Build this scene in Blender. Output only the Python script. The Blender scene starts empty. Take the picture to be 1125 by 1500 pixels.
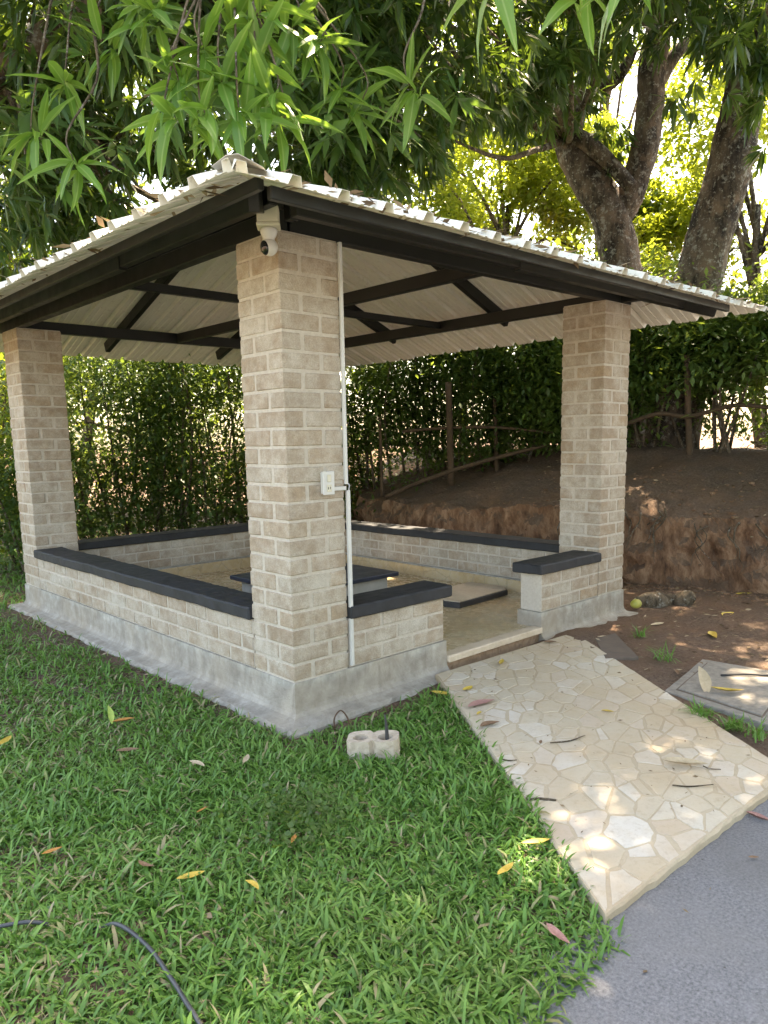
import bpy, bmesh, math, random
import numpy as np
from mathutils import Vector, Matrix
random.seed(7); rng = np.random.default_rng(7)
sc = bpy.context.scene
col = sc.collection

# ------------------------------------------------------------------ camera, world, sun, exposure
FPX, PP = 1091.19, 816.54
CAM = np.array([-2.3003, -3.2015, 1.2964])
YAW, PITCH, ROLL = .7501, -.1551, -.0191
F = np.array([math.sin(YAW)*math.cos(PITCH), math.cos(YAW)*math.cos(PITCH), math.sin(PITCH)])
R0 = np.array([math.cos(YAW), -math.sin(YAW), 0]); U0 = np.cross(R0, F)
RT = math.cos(ROLL)*R0 + math.sin(ROLL)*U0; UP = -math.sin(ROLL)*R0 + math.cos(ROLL)*U0
cam = bpy.data.cameras.new('camera'); co = bpy.data.objects.new('camera', cam); col.objects.link(co)
cam.sensor_width = 36; cam.lens = 36*FPX/1500; cam.shift_y = (PP-750)/1500; cam.clip_end = 3000; cam.clip_start = .05
co.matrix_world = Matrix(((RT[0], UP[0], -F[0], CAM[0]), (RT[1], UP[1], -F[1], CAM[1]), (RT[2], UP[2], -F[2], CAM[2]), (0, 0, 0, 1)))
sc.camera = co
SUN_AZ, SUN_EL = math.radians(68), math.radians(60)
w = bpy.data.worlds.new('World'); sc.world = w; w.use_nodes = True
nt = w.node_tree; sky = nt.nodes.new('ShaderNodeTexSky'); sky.sky_type = 'NISHITA'; sky.sun_disc = False
sky.sun_elevation = SUN_EL; sky.sun_rotation = SUN_AZ; sky.air_density = 1.0; sky.dust_density = 2.5
nt.links.new(sky.outputs[0], nt.nodes['Background'].inputs[0]); nt.nodes['Background'].inputs[1].default_value = .15
sl = bpy.data.lights.new('sun', 'SUN'); sl.energy = 4.5; sl.angle = math.radians(.55); sl.color = (1, .93, .82)
so = bpy.data.objects.new('sun', sl); col.objects.link(so)
tos = Vector((math.sin(SUN_AZ)*math.cos(SUN_EL), math.cos(SUN_AZ)*math.cos(SUN_EL), math.sin(SUN_EL)))
so.rotation_euler = tos.to_track_quat('Z', 'Y').to_euler(); so.location = (0, 0, 30)
sc.view_settings.view_transform = 'Standard'; sc.view_settings.look = 'None'; sc.view_settings.gamma = 1
sc.view_settings.exposure = 2.85
sc.view_settings.use_white_balance = True; sc.view_settings.white_balance_temperature = 8400; sc.view_settings.white_balance_tint = 12
sc.render.engine = 'CYCLES'

def ray(u, v):
    d = F*FPX + RT*(u-562.5) - UP*(v-PP); return d
def at_d(u, v, d):
    r = ray(u, v); return CAM + r*d/math.hypot(r[0], r[1])
def at_z(u, v, z):
    r = ray(u, v); return CAM + r*(z-CAM[2])/r[2]

# ------------------------------------------------------------------ noise
_perm = rng.random((64, 64, 64))
def vnoise(p):
    p = np.asarray(p, float); i = np.floor(p).astype(int); f = p-i; f = f*f*(3-2*f); i = i % 64; j = (i+1) % 64
    def g(a, b, c): return _perm[a, b, c]
    x0, y0, z0 = i[..., 0], i[..., 1], i[..., 2]; x1, y1, z1 = j[..., 0], j[..., 1], j[..., 2]
    fx, fy, fz = f[..., 0], f[..., 1], f[..., 2]
    a = g(x0, y0, z0)*(1-fx)+g(x1, y0, z0)*fx; b = g(x0, y1, z0)*(1-fx)+g(x1, y1, z0)*fx
    c = g(x0, y0, z1)*(1-fx)+g(x1, y0, z1)*fx; d = g(x0, y1, z1)*(1-fx)+g(x1, y1, z1)*fx
    return (a*(1-fy)+b*fy)*(1-fz)+(c*(1-fy)+d*fy)*fz
def fbm(p, o=4):
    p = np.asarray(p, float); s = 0; a = .5
    for k in range(o): s = s+a*(vnoise(p*2**k+17.3*k)-.5)*2; a *= .5
    return s
def fbm2(x, y, sc_=1, o=4, z=0.):
    return fbm(np.stack([np.asarray(x)*sc_+100, np.asarray(y)*sc_+100, np.full_like(np.asarray(x, float), z+50)], -1), o)

# ------------------------------------------------------------------ object helpers
def par(o, parent):
    if parent is not None:
        o.parent = parent
        if parent.type == 'EMPTY': o.matrix_parent_inverse = Matrix.Translation(-parent.location)
def mesh(name, v, f, m=None, smooth=False, attr=None):
    me = bpy.data.meshes.new(name)
    v = np.asarray(v, np.float32)
    if isinstance(f, np.ndarray):
        n, k = f.shape
        me.vertices.add(len(v)); me.vertices.foreach_set('co', v.ravel())
        me.loops.add(n*k); me.loops.foreach_set('vertex_index', f.astype(np.int32).ravel())
        me.polygons.add(n); me.polygons.foreach_set('loop_start', np.arange(0, n*k, k, dtype=np.int32))
        me.update(calc_edges=True)
    else:
        me.from_pydata([tuple(map(float, q)) for q in v], [], f); me.update()
    if attr is not None:
        a = me.attributes.new('var', 'FLOAT', 'POINT'); a.data.foreach_set('value', np.asarray(attr, np.float32))
    if smooth: me.polygons.foreach_set('use_smooth', np.ones(len(me.polygons), bool))
    if m: me.materials.append(m)
    return me
def obj(name, me, parent=None, loc=None, **kw):
    o = bpy.data.objects.new(name, me); col.objects.link(o)
    if loc is not None: o.location = loc
    par(o, parent)
    for k, v in kw.items(): o[k] = v
    return o
def thing(name, label, cat, loc=(0, 0, 0), group=None):
    o = bpy.data.objects.new(name, None); col.objects.link(o); o.location = loc; o.empty_display_size = .1
    o['label'] = label; o['category'] = cat
    if group: o['group'] = group
    return o
def tag(o, label, cat, group=None):
    o['label'] = label; o['category'] = cat
    if group: o['group'] = group
    return o
def cbox(sx, sy, sz, ch=.006, jit=0., r=random):
    """chamfered box centred at origin, 24 verts, 44 tris"""
    bm = bmesh.new(); bmesh.ops.create_cube(bm, size=1)
    for v in bm.verts: v.co = Vector((v.co.x*sx, v.co.y*sy, v.co.z*sz))
    bmesh.ops.bevel(bm, geom=bm.edges[:], offset=ch, segments=1, affect='EDGES', profile=.5)
    if jit:
        for v in bm.verts: v.co += Vector((r.uniform(-jit, jit), r.uniform(-jit, jit), r.uniform(-jit, jit)))
    return bm
def bm_mesh(bm, name, m, smooth=False):
    me = bpy.data.meshes.new(name); bm.to_mesh(me); bm.free()
    if m: me.materials.append(m)
    if smooth: me.polygons.foreach_set('use_smooth', np.ones(len(me.polygons), bool))
    return me
def box_between(a, b, w_, h_, m, name, ch=.004):
    """rectangular tube from a to b, width w_ (horizontal), height h_"""
    a = Vector(a); b = Vector(b); d = b-a; L = d.length
    bm = cbox(w_, L, h_, ch)
    y = d.normalized(); x = y.cross(Vector((0, 0, 1))).normalized(); z = x.cross(y)
    M = Matrix((x, y, z)).transposed().to_4x4(); M.translation = (a+b)/2
    bm.transform(M)
    return bm_mesh(bm, name, m)
def catmull(pts, n):
    P = np.asarray(pts, float); P = np.vstack([2*P[0]-P[1], P, 2*P[-1]-P[-2]]); out = []
    for i in range(1, len(P)-2):
        for t in np.linspace(0, 1, n, endpoint=False):
            a, b, c, d = P[i-1:i+3]
            out.append(.5*((2*b)+(-a+c)*t+(2*a-5*b+4*c-d)*t*t+(-a+3*b-3*c+d)*t**3))
    out.append(P[-2]); return np.array(out)
def tube(pts, rad, n=10, sub=6, rough=0., seed=0):
    """pts list, rad list; returns verts, quad faces"""
    Q = catmull(np.column_stack([np.asarray(pts, float), rad]), sub); P = Q[:, :3]; r = Q[:, 3]
    T = np.gradient(P, axis=0); T /= np.linalg.norm(T, axis=1)[:, None]
    ref = np.array([.31, .77, .2]) if abs(T[0][2]) > .8 else np.array([0, 0, 1.])
    u = np.cross(T, ref); u /= np.linalg.norm(u, axis=1)[:, None]; v = np.cross(T, u)
    a = np.linspace(0, 2*np.pi, n, endpoint=False)
    dirs = u[:, None]*np.cos(a)[None, :, None]+v[:, None]*np.sin(a)[None, :, None]
    base = P[:, None]+dirs*r[:, None, None]
    if rough:
        nn = fbm(base*np.array([5., 5., 1.6])+seed*7.7+30, 4)+.5*fbm(base*14+seed*3.1+30, 2)
        base = P[:, None]+dirs*(r[:, None]*(1+rough*nn))[..., None]
    V = base.reshape(-1, 3); m = len(P); k = np.arange(n); fs = []
    for i in range(m-1):
        fs.append(np.stack([i*n+k, i*n+(k+1) % n, (i+1)*n+(k+1) % n, (i+1)*n+k], 1))
    Fq = np.vstack(fs)
    V = np.vstack([V, P[0], P[-1]]); c0, c1 = len(V)-2, len(V)-1
    cap = [np.stack([np.full(n, c0), (k+1) % n, k, k], 1), np.stack([np.full(n, c1), (m-1)*n+k, (m-1)*n+(k+1) % n, (m-1)*n+(k+1) % n], 1)]
    return V, Fq, cap
def tube_mesh(name, lst, m, smooth=True):
    """lst of (verts, faces, caps) joined in one mesh"""
    vs = []; fs = []; o = 0
    for V, Fq, cap in lst:
        vs.append(V); fs += [tuple(q) for q in (Fq+o).tolist()]
        for c in cap: fs += [tuple(q[:3]) for q in (c+o).tolist()]
        o += len(V)
    return mesh(name, np.vstack(vs), fs, m, smooth)

# ------------------------------------------------------------------ materials
class NT:
    def __init__(s, name):
        s.m = bpy.data.materials.new(name); s.m.use_nodes = True; s.t = s.m.node_tree; s.t.nodes.clear()
        s.out = s.n('ShaderNodeOutputMaterial')
    def n(s, t, **k):
        q = s.t.nodes.new(t)
        for a, b in k.items(): setattr(q, a, b)
        return q
    def l(s, a, b): s.t.links.new(a, b)
    def coord(s, kind='Object'):
        if kind == 'World': return s.n('ShaderNodeNewGeometry').outputs['Position']
        return s.n('ShaderNodeTexCoord').outputs[kind]
    def noise(s, vec, scale, detail=4, rough=.55, scalev=None):
        q = s.n('ShaderNodeTexNoise'); q.inputs['Scale'].default_value = scale; q.inputs['Detail'].default_value = detail
        q.inputs['Roughness'].default_value = rough
        if scalev:
            mp = s.n('ShaderNodeMapping'); mp.inputs['Scale'].default_value = scalev; s.l(vec, mp.inputs[0]); vec = mp.outputs[0]
        s.l(vec, q.inputs['Vector']); return q.outputs['Fac']
    def ramp(s, fac, stops):
        q = s.n('ShaderNodeValToRGB'); e = q.color_ramp.elements
        while len(e) < len(stops): e.new(.5)
        for x, (p, c) in zip(e, stops):
            x.position = p; x.color = (c, c, c, 1) if isinstance(c, (int, float)) else (*c, 1)
        s.l(fac, q.inputs[0]); return q.outputs[0]
    def mix(s, fac, a, b, mode='MIX'):
        q = s.n('ShaderNodeMix', data_type='RGBA', blend_type=mode)
        for val, i in ((fac, 0), (a, 6), (b, 7)):
            if hasattr(val, 'is_linked'): s.l(val, q.inputs[i])
            elif isinstance(val, (int, float)): q.inputs[i].default_value = val if i == 0 else (val, val, val, 1)
            else: q.inputs[i].default_value = (*val, 1)
        return q.outputs[2]
    def math(s, op, a, b=0.):
        q = s.n('ShaderNodeMath', operation=op)
        for i, val in enumerate((a, b)):
            if hasattr(val, 'is_linked'): s.l(val, q.inputs[i])
            else: q.inputs[i].default_value = val
        return q.outputs[0]
    def rnd(s): return s.n('ShaderNodeObjectInfo').outputs['Random']
    def attr(s): return s.n('ShaderNodeAttribute', attribute_name='var').outputs['Fac']
    def bump(s, h, strength=.5, dist=.01):
        q = s.n('ShaderNodeBump'); q.inputs['Strength'].default_value = strength; q.inputs['Distance'].default_value = dist
        s.l(h, q.inputs['Height']); return q.outputs[0]
    def pbr(s, colr, rough=.8, normal=None, spec=.5, metal=0.):
        q = s.n('ShaderNodeBsdfPrincipled')
        if hasattr(colr, 'is_linked'): s.l(colr, q.inputs['Base Color'])
        else: q.inputs['Base Color'].default_value = (*colr, 1)
        if hasattr(rough, 'is_linked'): s.l(rough, q.inputs['Roughness'])
        else: q.inputs['Roughness'].default_value = rough
        q.inputs['Specular IOR Level'].default_value = spec; q.inputs['Metallic'].default_value = metal
        if normal: s.l(normal, q.inputs['Normal'])
        return q
    def done(s, sh): s.l(sh.outputs[0], s.out.inputs[0]); return s.m

def brick_mat(name, tones, white=.5):
    t = NT(name); P = t.coord('World'); r = t.rnd()
    c = t.ramp(r, [(i/(len(tones)-1), q) for i, q in enumerate(tones)])
    n1 = t.noise(P, 22, 5, .65); n2 = t.noise(P, 5, 4, .6); n3 = t.noise(P, 130, 3, .7); n4 = t.noise(P, 1.7, 2)
    c = t.mix(t.ramp(n1, [(.35, .0), (.68, .6)]), c, (.29, .215, .15))
    n5 = t.noise(P, 13, 5, .7); wf = t.ramp(t.math('ADD', t.math('ADD', t.math('MULTIPLY', n2, .45), t.math('MULTIPLY', n5, .4)), t.math('MULTIPLY', n4, .25)), [(.49, 0), (.68, white)])
    c = t.mix(wf, c, (.68, .63, .54))
    c = t.mix(t.ramp(n3, [(.35, .28), (.6, 0)]), c, (.10, .08, .06))
    h = t.math('ADD', t.math('MULTIPLY', n3, .5), n1)
    return t.done(t.pbr(c, .92, t.bump(h, .8, .008), .25))
M = {}
M['brick'] = brick_mat('brick', [(.47, .38, .285), (.43, .33, .235), (.51, .43, .335), (.39, .295, .205), (.50, .44, .355), (.46, .34, .225), (.45, .37, .285)], .62)
def mortar():
    t = NT('mortar'); P = t.coord('World'); n = t.noise(P, 45, 5, .7); n2 = t.noise(P, 4, 3)
    c = t.mix(n2, (.60, .545, .46), (.52, .46, .38)); c = t.mix(t.ramp(n, [(.35, .4), (.6, 0)]), c, (.38, .31, .24))
    return t.done(t.pbr(c, .95, t.bump(n, .8, .008), .2))
M['mortar'] = mortar()
def plinthm():
    t = NT('plinth_cement'); P = t.coord('World'); n = t.noise(P, 9, 6, .65); n2 = t.noise(P, 2.3, 4, .6); n3 = t.noise(P, 70, 4, .7)
    c = t.ramp(n, [(.3, (.27, .25, .215)), (.5, (.41, .385, .335)), (.68, (.57, .54, .48))])
    c = t.mix(t.ramp(n2, [(.45, 0), (.7, .55)]), c, (.44, .36, .26)); n5 = t.noise(P, 16, 5, .7, (1, 1, .3)); c = t.mix(t.ramp(n5, [(.52, 0), (.7, .5)]), c, (.20, .18, .15))
    sep = t.n('ShaderNodeSeparateXYZ'); t.l(P, sep.inputs[0])
    dirt = t.ramp(t.math('ADD', t.math('MULTIPLY', sep.outputs[2], -6.), t.math('MULTIPLY', n2, 1.2)), [(1.55/2.4, 0), (2.1/2.4, .75)])
    c = t.mix(t.math('MULTIPLY', dirt, .45), c, (.26, .20, .15))
    return t.done(t.pbr(c, .9, t.bump(t.math('ADD', n, t.math('MULTIPLY', n3, .7)), .7, .012), .3))
M['plinth'] = plinthm()
def simple(name, c1, c2, sc_=12, rough=.7, bump=.2, bd=.004, spec=.4, metal=0., det=5, coord='World', rvar=0.):
    t = NT(name); P = t.coord(coord); n = t.noise(P, sc_, det, .62); n2 = t.noise(P, sc_*.17, 3)
    f = t.math('ADD', t.math('MULTIPLY', n, .65), t.math('MULTIPLY', n2, .35))
    c = t.ramp(f, [(.33, c1), (.67, c2)])
    if rvar: c = t.mix(t.math('MULTIPLY', t.rnd(), rvar), c, tuple(.45*x for x in c1))
    rr = t.ramp(n, [(.3, max(rough-.1, 0)), (.7, min(1, rough+.1))])
    return t.done(t.pbr(c, rr, t.bump(n, bump, bd), spec, metal))
M['coping'] = simple('charcoal_coping', (.012, .013, .015), (.036, .038, .043), 16, .62, .35, .004, .4)
M['black_steel'] = simple('black_painted_steel', (.005, .0055, .005), (.012, .0125, .011), 9, .45, .06, .002, .45)
M['white_plastic'] = simple('white_plastic', (.55, .54, .50), (.66, .65, .61), 5, .38, .02, .001, .5)
M['cream_plastic'] = simple('cream_plastic', (.58, .54, .41), (.66, .62, .49), 5, .4, .02, .001, .5)
M['black_gloss'] = simple('black_gloss', (.006, .006, .007), (.01, .01, .012), 5, .12, .0, .001, .6)
def sheetm():
    t = NT('cream_roof_sheet'); P = t.coord('World'); n = t.noise(P, 3, 5, .6); n2 = t.noise(P, 26, 4, .7)
    c = t.mix(t.ramp(n, [(.35, 0), (.7, .55)]), (.82, .80, .72), (.74, .71, .60))
    c = t.mix(t.ramp(n2, [(.56, 0), (.72, .35)]), c, (.30, .26, .19))
    return t.done(t.pbr(c, .42, t.bump(n2, .05, .003), .5))
M['sheet'] = sheetm()
M['hipcap'] = simple('weathered_hip_cap', (.34, .32, .28), (.60, .57, .50), 14, .6, .4, .01)
def floorm():
    t = NT('polished_floor'); P = t.coord('World')
    v = t.n('ShaderNodeTexVoronoi', feature='DISTANCE_TO_EDGE'); v.inputs['Scale'].default_value = 4.2; t.l(P, v.inputs['Vector'])
    n = t.noise(P, 3.5, 5, .6); n2 = t.noise(P, 20, 4)
    c = t.ramp(n, [(.3, (.44, .30, .15)), (.5, (.54, .40, .23)), (.7, (.60, .48, .31))])
    c = t.mix(t.ramp(v.outputs['Distance'], [(.0, .45), (.035, 0)]), c, (.30, .23, .15))
    c = t.mix(t.ramp(n2, [(.5, 0), (.8, .4)]), c, (.27, .20, .13))
    return t.done(t.pbr(c, t.ramp(n2, [(.3, .16), (.7, .36)]), None, .5))
M['floor'] = floorm()
def stonem():
    t = NT('paving_stone'); P = t.coord('World'); r = t.rnd()
    c = t.ramp(r, [(0, (.50, .42, .31)), (.3, (.56, .49, .38)), (.55, (.52, .45, .34)), (.80, (.64, .60, .53)), (1, (.50, .40, .30))])
    n = t.noise(P, 7, 5, .65); n2 = t.noise(P, 1.6, 4, .6); n3 = t.noise(P, 60, 4, .7)
    c = t.mix(t.ramp(n, [(.42, 0), (.72, .55)]), c, (.52, .41, .27))
    c = t.mix(t.ramp(n2, [(.42, 0), (.66, .65)]), c, (.47, .35, .22)); n6 = t.noise(P, 17, 6, .75); c = t.mix(t.ramp(n6, [(.55, 0), (.72, .5)]), c, (.34, .25, .16))
    c = t.mix(t.ramp(n3, [(.3, .3), (.5, 0)]), c, (.38, .31, .22))
    return t.done(t.pbr(c, t.ramp(n, [(.3, .42), (.7, .7)]), t.bump(t.math('ADD', n3, n), .25, .004), .4))
M['stone'] = stonem()
def groutm():
    t = NT('path_grout'); P = t.coord('World'); n = t.noise(P, 50, 5, .7); n2 = t.noise(P, 3, 3)
    c = t.mix(n2, (.54, .46, .34), (.46, .375, .265)); c = t.mix(t.ramp(n, [(.3, .35), (.55, 0)]), c, (.36, .30, .22)); n6 = t.noise(P, 1.6, 4, .6); c = t.mix(t.ramp(n6, [(.42, 0), (.66, .6)]), c, (.40, .29, .18))
    return t.done(t.pbr(c, .9, t.bump(n, .7, .006), .25))
M['grout'] = groutm()
def drivem():
    t = NT('driveway_concrete'); P = t.coord('World'); n = t.noise(P, 90, 5, .75); n2 = t.noise(P, 3, 5, .6); n3 = t.noise(P, 14, 4, .6)
    c = t.ramp(n, [(.3, (.085, .086, .092)), (.5, (.175, .177, .186)), (.7, (.27, .272, .28))])
    c = t.mix(t.ramp(n2, [(.4, 0), (.7, .5)]), c, (.21, .205, .20)); c = t.mix(t.ramp(n3, [(.55, 0), (.75, .35)]), c, (.27, .272, .285))
    v = t.n('ShaderNodeTexVoronoi'); v.inputs['Scale'].default_value = 11; v.inputs['Randomness'].default_value = 1; t.l(P, v.inputs['Vector'])
    c = t.mix(t.ramp(v.outputs['Distance'], [(.03, .8), (.06, 0)]), c, (.07, .065, .06))
    v2 = t.n('ShaderNodeTexVoronoi'); v2.inputs['Scale'].default_value = 7.3; t.l(P, v2.inputs['Vector']); c = t.mix(t.ramp(v2.outputs['Distance'], [(.025, .9), (.045, 0)]), c, (.55, .55, .54))
    n8 = t.noise(P, .9, 5, .65); c = t.mix(t.ramp(n8, [(.45, 0), (.62, .6)]), c, (.13, .125, .12))
    return t.done(t.pbr(c, .85, t.bump(t.math('ADD', n, t.math('MULTIPLY', n3, 1.2)), .6, .006), .3))
M['drive'] = drivem()
def soilm():
    t = NT('soil'); P = t.coord('World'); n = t.noise(P, 40, 6, .75); n2 = t.noise(P, 2.0, 4, .6); n3 = t.noise(P, 9, 5, .7, (1, 1, .35))
    c = t.ramp(n, [(.28, (.09, .062, .046)), (.5, (.165, .115, .085)), (.72, (.28, .205, .155))])
    c = t.mix(t.ramp(n2, [(.4, 0), (.65, .55)]), c, (.25, .145, .09))
    # red earth where the cut face is steep
    g = t.n('ShaderNodeNewGeometry'); sp = t.n('ShaderNodeSeparateXYZ'); t.l(g.outputs['True Normal'], sp.inputs[0])
    st = t.ramp(sp.outputs[2], [(.35, .8), (.75, 0)])
    red = t.ramp(n3, [(.3, (.09, .046, .028)), (.46, (.29, .155, .088)), (.62, (.52, .32, .20))])
    c = t.mix(st, c, red)
    return t.done(t.pbr(c, .96, t.bump(t.math('ADD', n, n3), 1.0, .03), .15))
M['soil'] = soilm()
def barkm(name, a, b, c_, sc_=6):
    t = NT(name); P = t.coord('World'); n = t.noise(P, sc_, 6, .7, (1, 1, .35)); n2 = t.noise(P, 3.5, 4, .6); n3 = t.noise(P, 22, 5, .7)
    c = t.ramp(n, [(.4, a), (.58, b)]); c = t.mix(t.ramp(n2, [(.54, 0), (.64, .65)]), c, c_)
    c = t.mix(t.ramp(n3, [(.56, 0), (.66, .7)]), c, (.40, .38, .33)); n4 = t.noise(P, 9, 5, .7); c = t.mix(t.ramp(n4, [(.57, 0), (.63, .55)]), c, (.34, .33, .29))
    return t.done(t.pbr(c, .93, t.bump(t.math('ADD', n, t.math('MULTIPLY', n3, .5)), .9, .04), .2))
M['bark'] = barkm('mango_bark', (.032, .025, .020), (.14, .105, .078), (.21, .145, .10))
M['twig'] = barkm('twig_bark', (.06, .045, .03), (.17, .13, .09), (.20, .16, .11), 14)
M['wood'] = simple('old_fence_wood', (.05, .033, .02), (.13, .085, .05), 18, .85, .5, .008)
def leafm(name, cols, trans=.42, rough=.38, warm=(.35, .40, .04), spec=.5, use_rnd=False, coat=0.):
    t = NT(name); a = t.rnd() if use_rnd else t.attr()
    c = t.ramp(a, [(i/(len(cols)-1), q) for i, q in enumerate(cols)])
    if use_rnd:
        P = t.coord('Object'); n = t.noise(P, 7, 3); sx_ = t.n('ShaderNodeSeparateXYZ'); t.l(P, sx_.inputs[0]); rib_ = t.ramp(t.math('ABSOLUTE', sx_.outputs[0]), [(.006, .7), (.016, 0)]); c = t.mix(t.math('MULTIPLY', n, .35), c, tuple(.6*x for x in cols[0])); c = t.mix(rib_, c, (.30, .42, .14))
    p = t.pbr(c, rough, None, spec)
    tr = t.n('ShaderNodeBsdfTranslucent')
    tc = t.mix(.8, c, warm, 'MIX'); t.l(tc, tr.inputs[0])
    mx = t.n('ShaderNodeMixShader'); mx.inputs[0].default_value = trans; t.l(p.outputs[0], mx.inputs[1]); t.l(tr.outputs[0], mx.inputs[2])
    return t.done(mx)
M['leaf_dark'] = leafm('mango_leaf_mature', [(.022, .055, .018), (.035, .085, .025), (.05, .115, .035), (.075, .145, .038)], .28, .33, (.22, .33, .03))
M['leaf_young'] = leafm('mango_leaf_young', [(.08, .20, .035), (.11, .26, .045), (.15, .30, .05), (.06, .15, .03)], .38, .36, (.30, .48, .05), use_rnd=True)
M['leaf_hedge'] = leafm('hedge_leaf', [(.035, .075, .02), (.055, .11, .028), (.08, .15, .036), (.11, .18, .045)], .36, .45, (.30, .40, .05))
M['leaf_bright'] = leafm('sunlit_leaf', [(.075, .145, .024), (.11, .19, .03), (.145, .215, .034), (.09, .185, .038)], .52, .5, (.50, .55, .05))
def grassm():
    t = NT('grass_blade'); a = t.attr(); P = t.coord('World'); n = t.noise(P, 1.3, 4, .6)
    c = t.ramp(a, [(0, (.075, .18, .038)), (.35, (.12, .26, .048)), (.7, (.175, .34, .065)), (.86, (.26, .38, .10)), (.93, (.36, .30, .16)), (1, (.42, .34, .20))])
    c = t.mix(t.ramp(n, [(.48, 0), (.75, .45)]), c, (.17, .25, .06))
    p = t.pbr(c, .42, None, .4); tr = t.n('ShaderNodeBsdfTranslucent'); t.l(t.mix(.6, c, (.16, .33, .04)), tr.inputs[0])
    mx = t.n('ShaderNodeMixShader'); mx.inputs[0].default_value = .3; t.l(p.outputs[0], mx.inputs[1]); t.l(tr.outputs[0], mx.inputs[2])
    return t.done(mx)
M['grass'] = grassm()
M['rust'] = simple('rusty_iron', (.07, .04, .025), (.16, .085, .05), 30, .85, .4, .004)
M['iron'] = simple('dark_iron', (.03, .03, .032), (.07, .065, .06), 30, .6, .3, .003)
M['block'] = simple('weathered_block', (.42, .33, .24), (.62, .52, .41), 35, .95, .8, .01)
M['hose'] = simple('grey_black_hose', (.030, .032, .035), (.06, .064, .07), 20, .42, .1, .002, .6)
M['slabc'] = simple('grey_concrete', (.17, .155, .13), (.33, .30, .26), 28, .9, .6, .008)
M['slabd'] = simple('dark_slab', (.10, .075, .06), (.17, .13, .10), 20, .85, .4, .005)
M['blue_cover'] = simple('dark_blue_cover', (.014, .020, .036), (.035, .045, .07), 7, .45, .15, .004, .5)
M['tilewhite'] = simple('pale_block', (.36, .35, .31), (.52, .50, .45), 12, .7, .3, .006)
M['threshold'] = simple('threshold_stone', (.48, .36, .25), (.66, .55, .42), 26, .6, .3, .005)
M['redstone'] = simple('red_brown_edge', (.24, .14, .08), (.42, .28, .18), 30, .85, .6, .01)
M['mango_fruit'] = simple('mango_skin', (.30, .32, .05), (.48, .42, .10), 9, .45, .1, .002, .5, coord='Object')
M['wire'] = simple('galvanised_wire', (.35, .36, .36), (.5, .5, .5), 10, .5, .1, .001, .5)

# ------------------------------------------------------------------ gazebo dimensions
S, T, W, H = 3.98, 3.09, .39, 2.35      # pillar faces, pillar width, pillar height above plinth
GZ, FZ = -.24, -.12                     # lawn level, gazebo floor level
NC = 24; CH = H/NC                      # courses

# ------------------------------------------------------------------ ground
def xe(y):   # foot of the cut bank
    y = np.asarray(y, float)
    return np.interp(y, [-8, -3, -.6, .6, 1.6, 3, 5, 7, 12], [7.2, 5.75, 5.05, 4.72, 4.5, 4.35, 4.7, 6.2, 11])
def ground_z(x, y):
    x = np.asarray(x, float); y = np.asarray(y, float)
    z = GZ + .018*fbm2(x, y, 1.3, 3) + .008*fbm2(x, y, 9, 2)
    dirt = np.clip((x-1.5)/.8, 0, 1)
    z = z + .035*dirt + .012*dirt*fbm2(x, y, 6, 3, 9)
    d = x - xe(y) + .10*fbm2(y*1.0, x*.15, 2.2, 4, 3) + .05*fbm2(y*1.0, x*1.0, 9, 3, 5)
    s = np.clip(d/.22, 0, 1); s = s*s*(3-2*s)*.25+s*.75
    top = .70 + .12*fbm2(x, y, 1.1, 3, 7) + .30*np.clip(d-.2, 0, 2.0) - .02*np.clip(d-2.4, 0, 40)
    z = z + s*top + s*.02*fbm2(x, y, 11, 3, 1)
    # turf and soil bank up against the sides of the path
    pl_ = 1.05-.684*(-.065-y); ds = np.minimum(np.abs(x-pl_), np.abs(x-pl_-1.48)); z = z+.028*np.clip(1-ds/.35, 0, 1)*np.clip((y+2.0)/.4, 0, 1)*np.clip(-y/.1, 0, 1)
    inside = (x > -.05) & (x < 3.53) & (y > -.02) & (y < 4.42)
    z = np.where(inside, -.34, z)
    z = np.where(y < -2.06+.066*np.minimum(0, x+.2), -.34, z)
    # soil falls away where the slabs of the path lie
    return z
def geo(a, b, lo, hi, n, lim):
    out = list(np.linspace(lo, hi, n))
    s = (hi-lo)/n
    x = hi; st = s
    while x < lim: st *= 1.25; x += st; out.append(x)
    x = lo; st = s
    while x > -lim: st *= 1.25; x -= st; out.insert(0, x)
    return np.array(out)
gx = np.concatenate([geo(0, 0, -4, 4.2, 150, 300)]); gx = gx[(gx < 4.19)]
gx = np.concatenate([gx, np.linspace(4.2, 5.9, 120), 5.9+np.cumsum(.02*1.09**np.arange(1, 100))]); gx = gx[gx < 400]
gy = geo(0, 0, -3, 6, 240, 400)
GX, GY = np.meshgrid(gx, gy, indexing='ij'); GZZ = ground_z(GX, GY)
nx, ny = len(gx), len(gy)
ii = (np.arange(nx-1)[:, None]*ny+np.arange(ny-1)[None]).ravel()
GP = np.stack([GX, GY, GZZ], -1); GD = GX-xe(GY)
mk = np.clip((GD+.05)/.1, 0, 1)*np.clip((.75-GD)/.4, 0, 1)*(np.abs(GY) < 9)
GX = GX+mk*(.22*fbm(np.abs(GP*np.array([1., 2.2, 3.0]))+20, 4)+.13*fbm(np.abs(GP*np.array([1., 7, 9.]))+40, 3))
GZZ = GZZ+mk*.05*fbm(np.abs(GP*5)+60, 4)
gme = mesh('ground', np.stack([GX, GY, GZZ], -1).reshape(-1, 3), np.stack([ii, ii+ny, ii+ny+1, ii+1], 1), M['soil'], True)
ground = obj('ground', gme, kind='structure')

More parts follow.
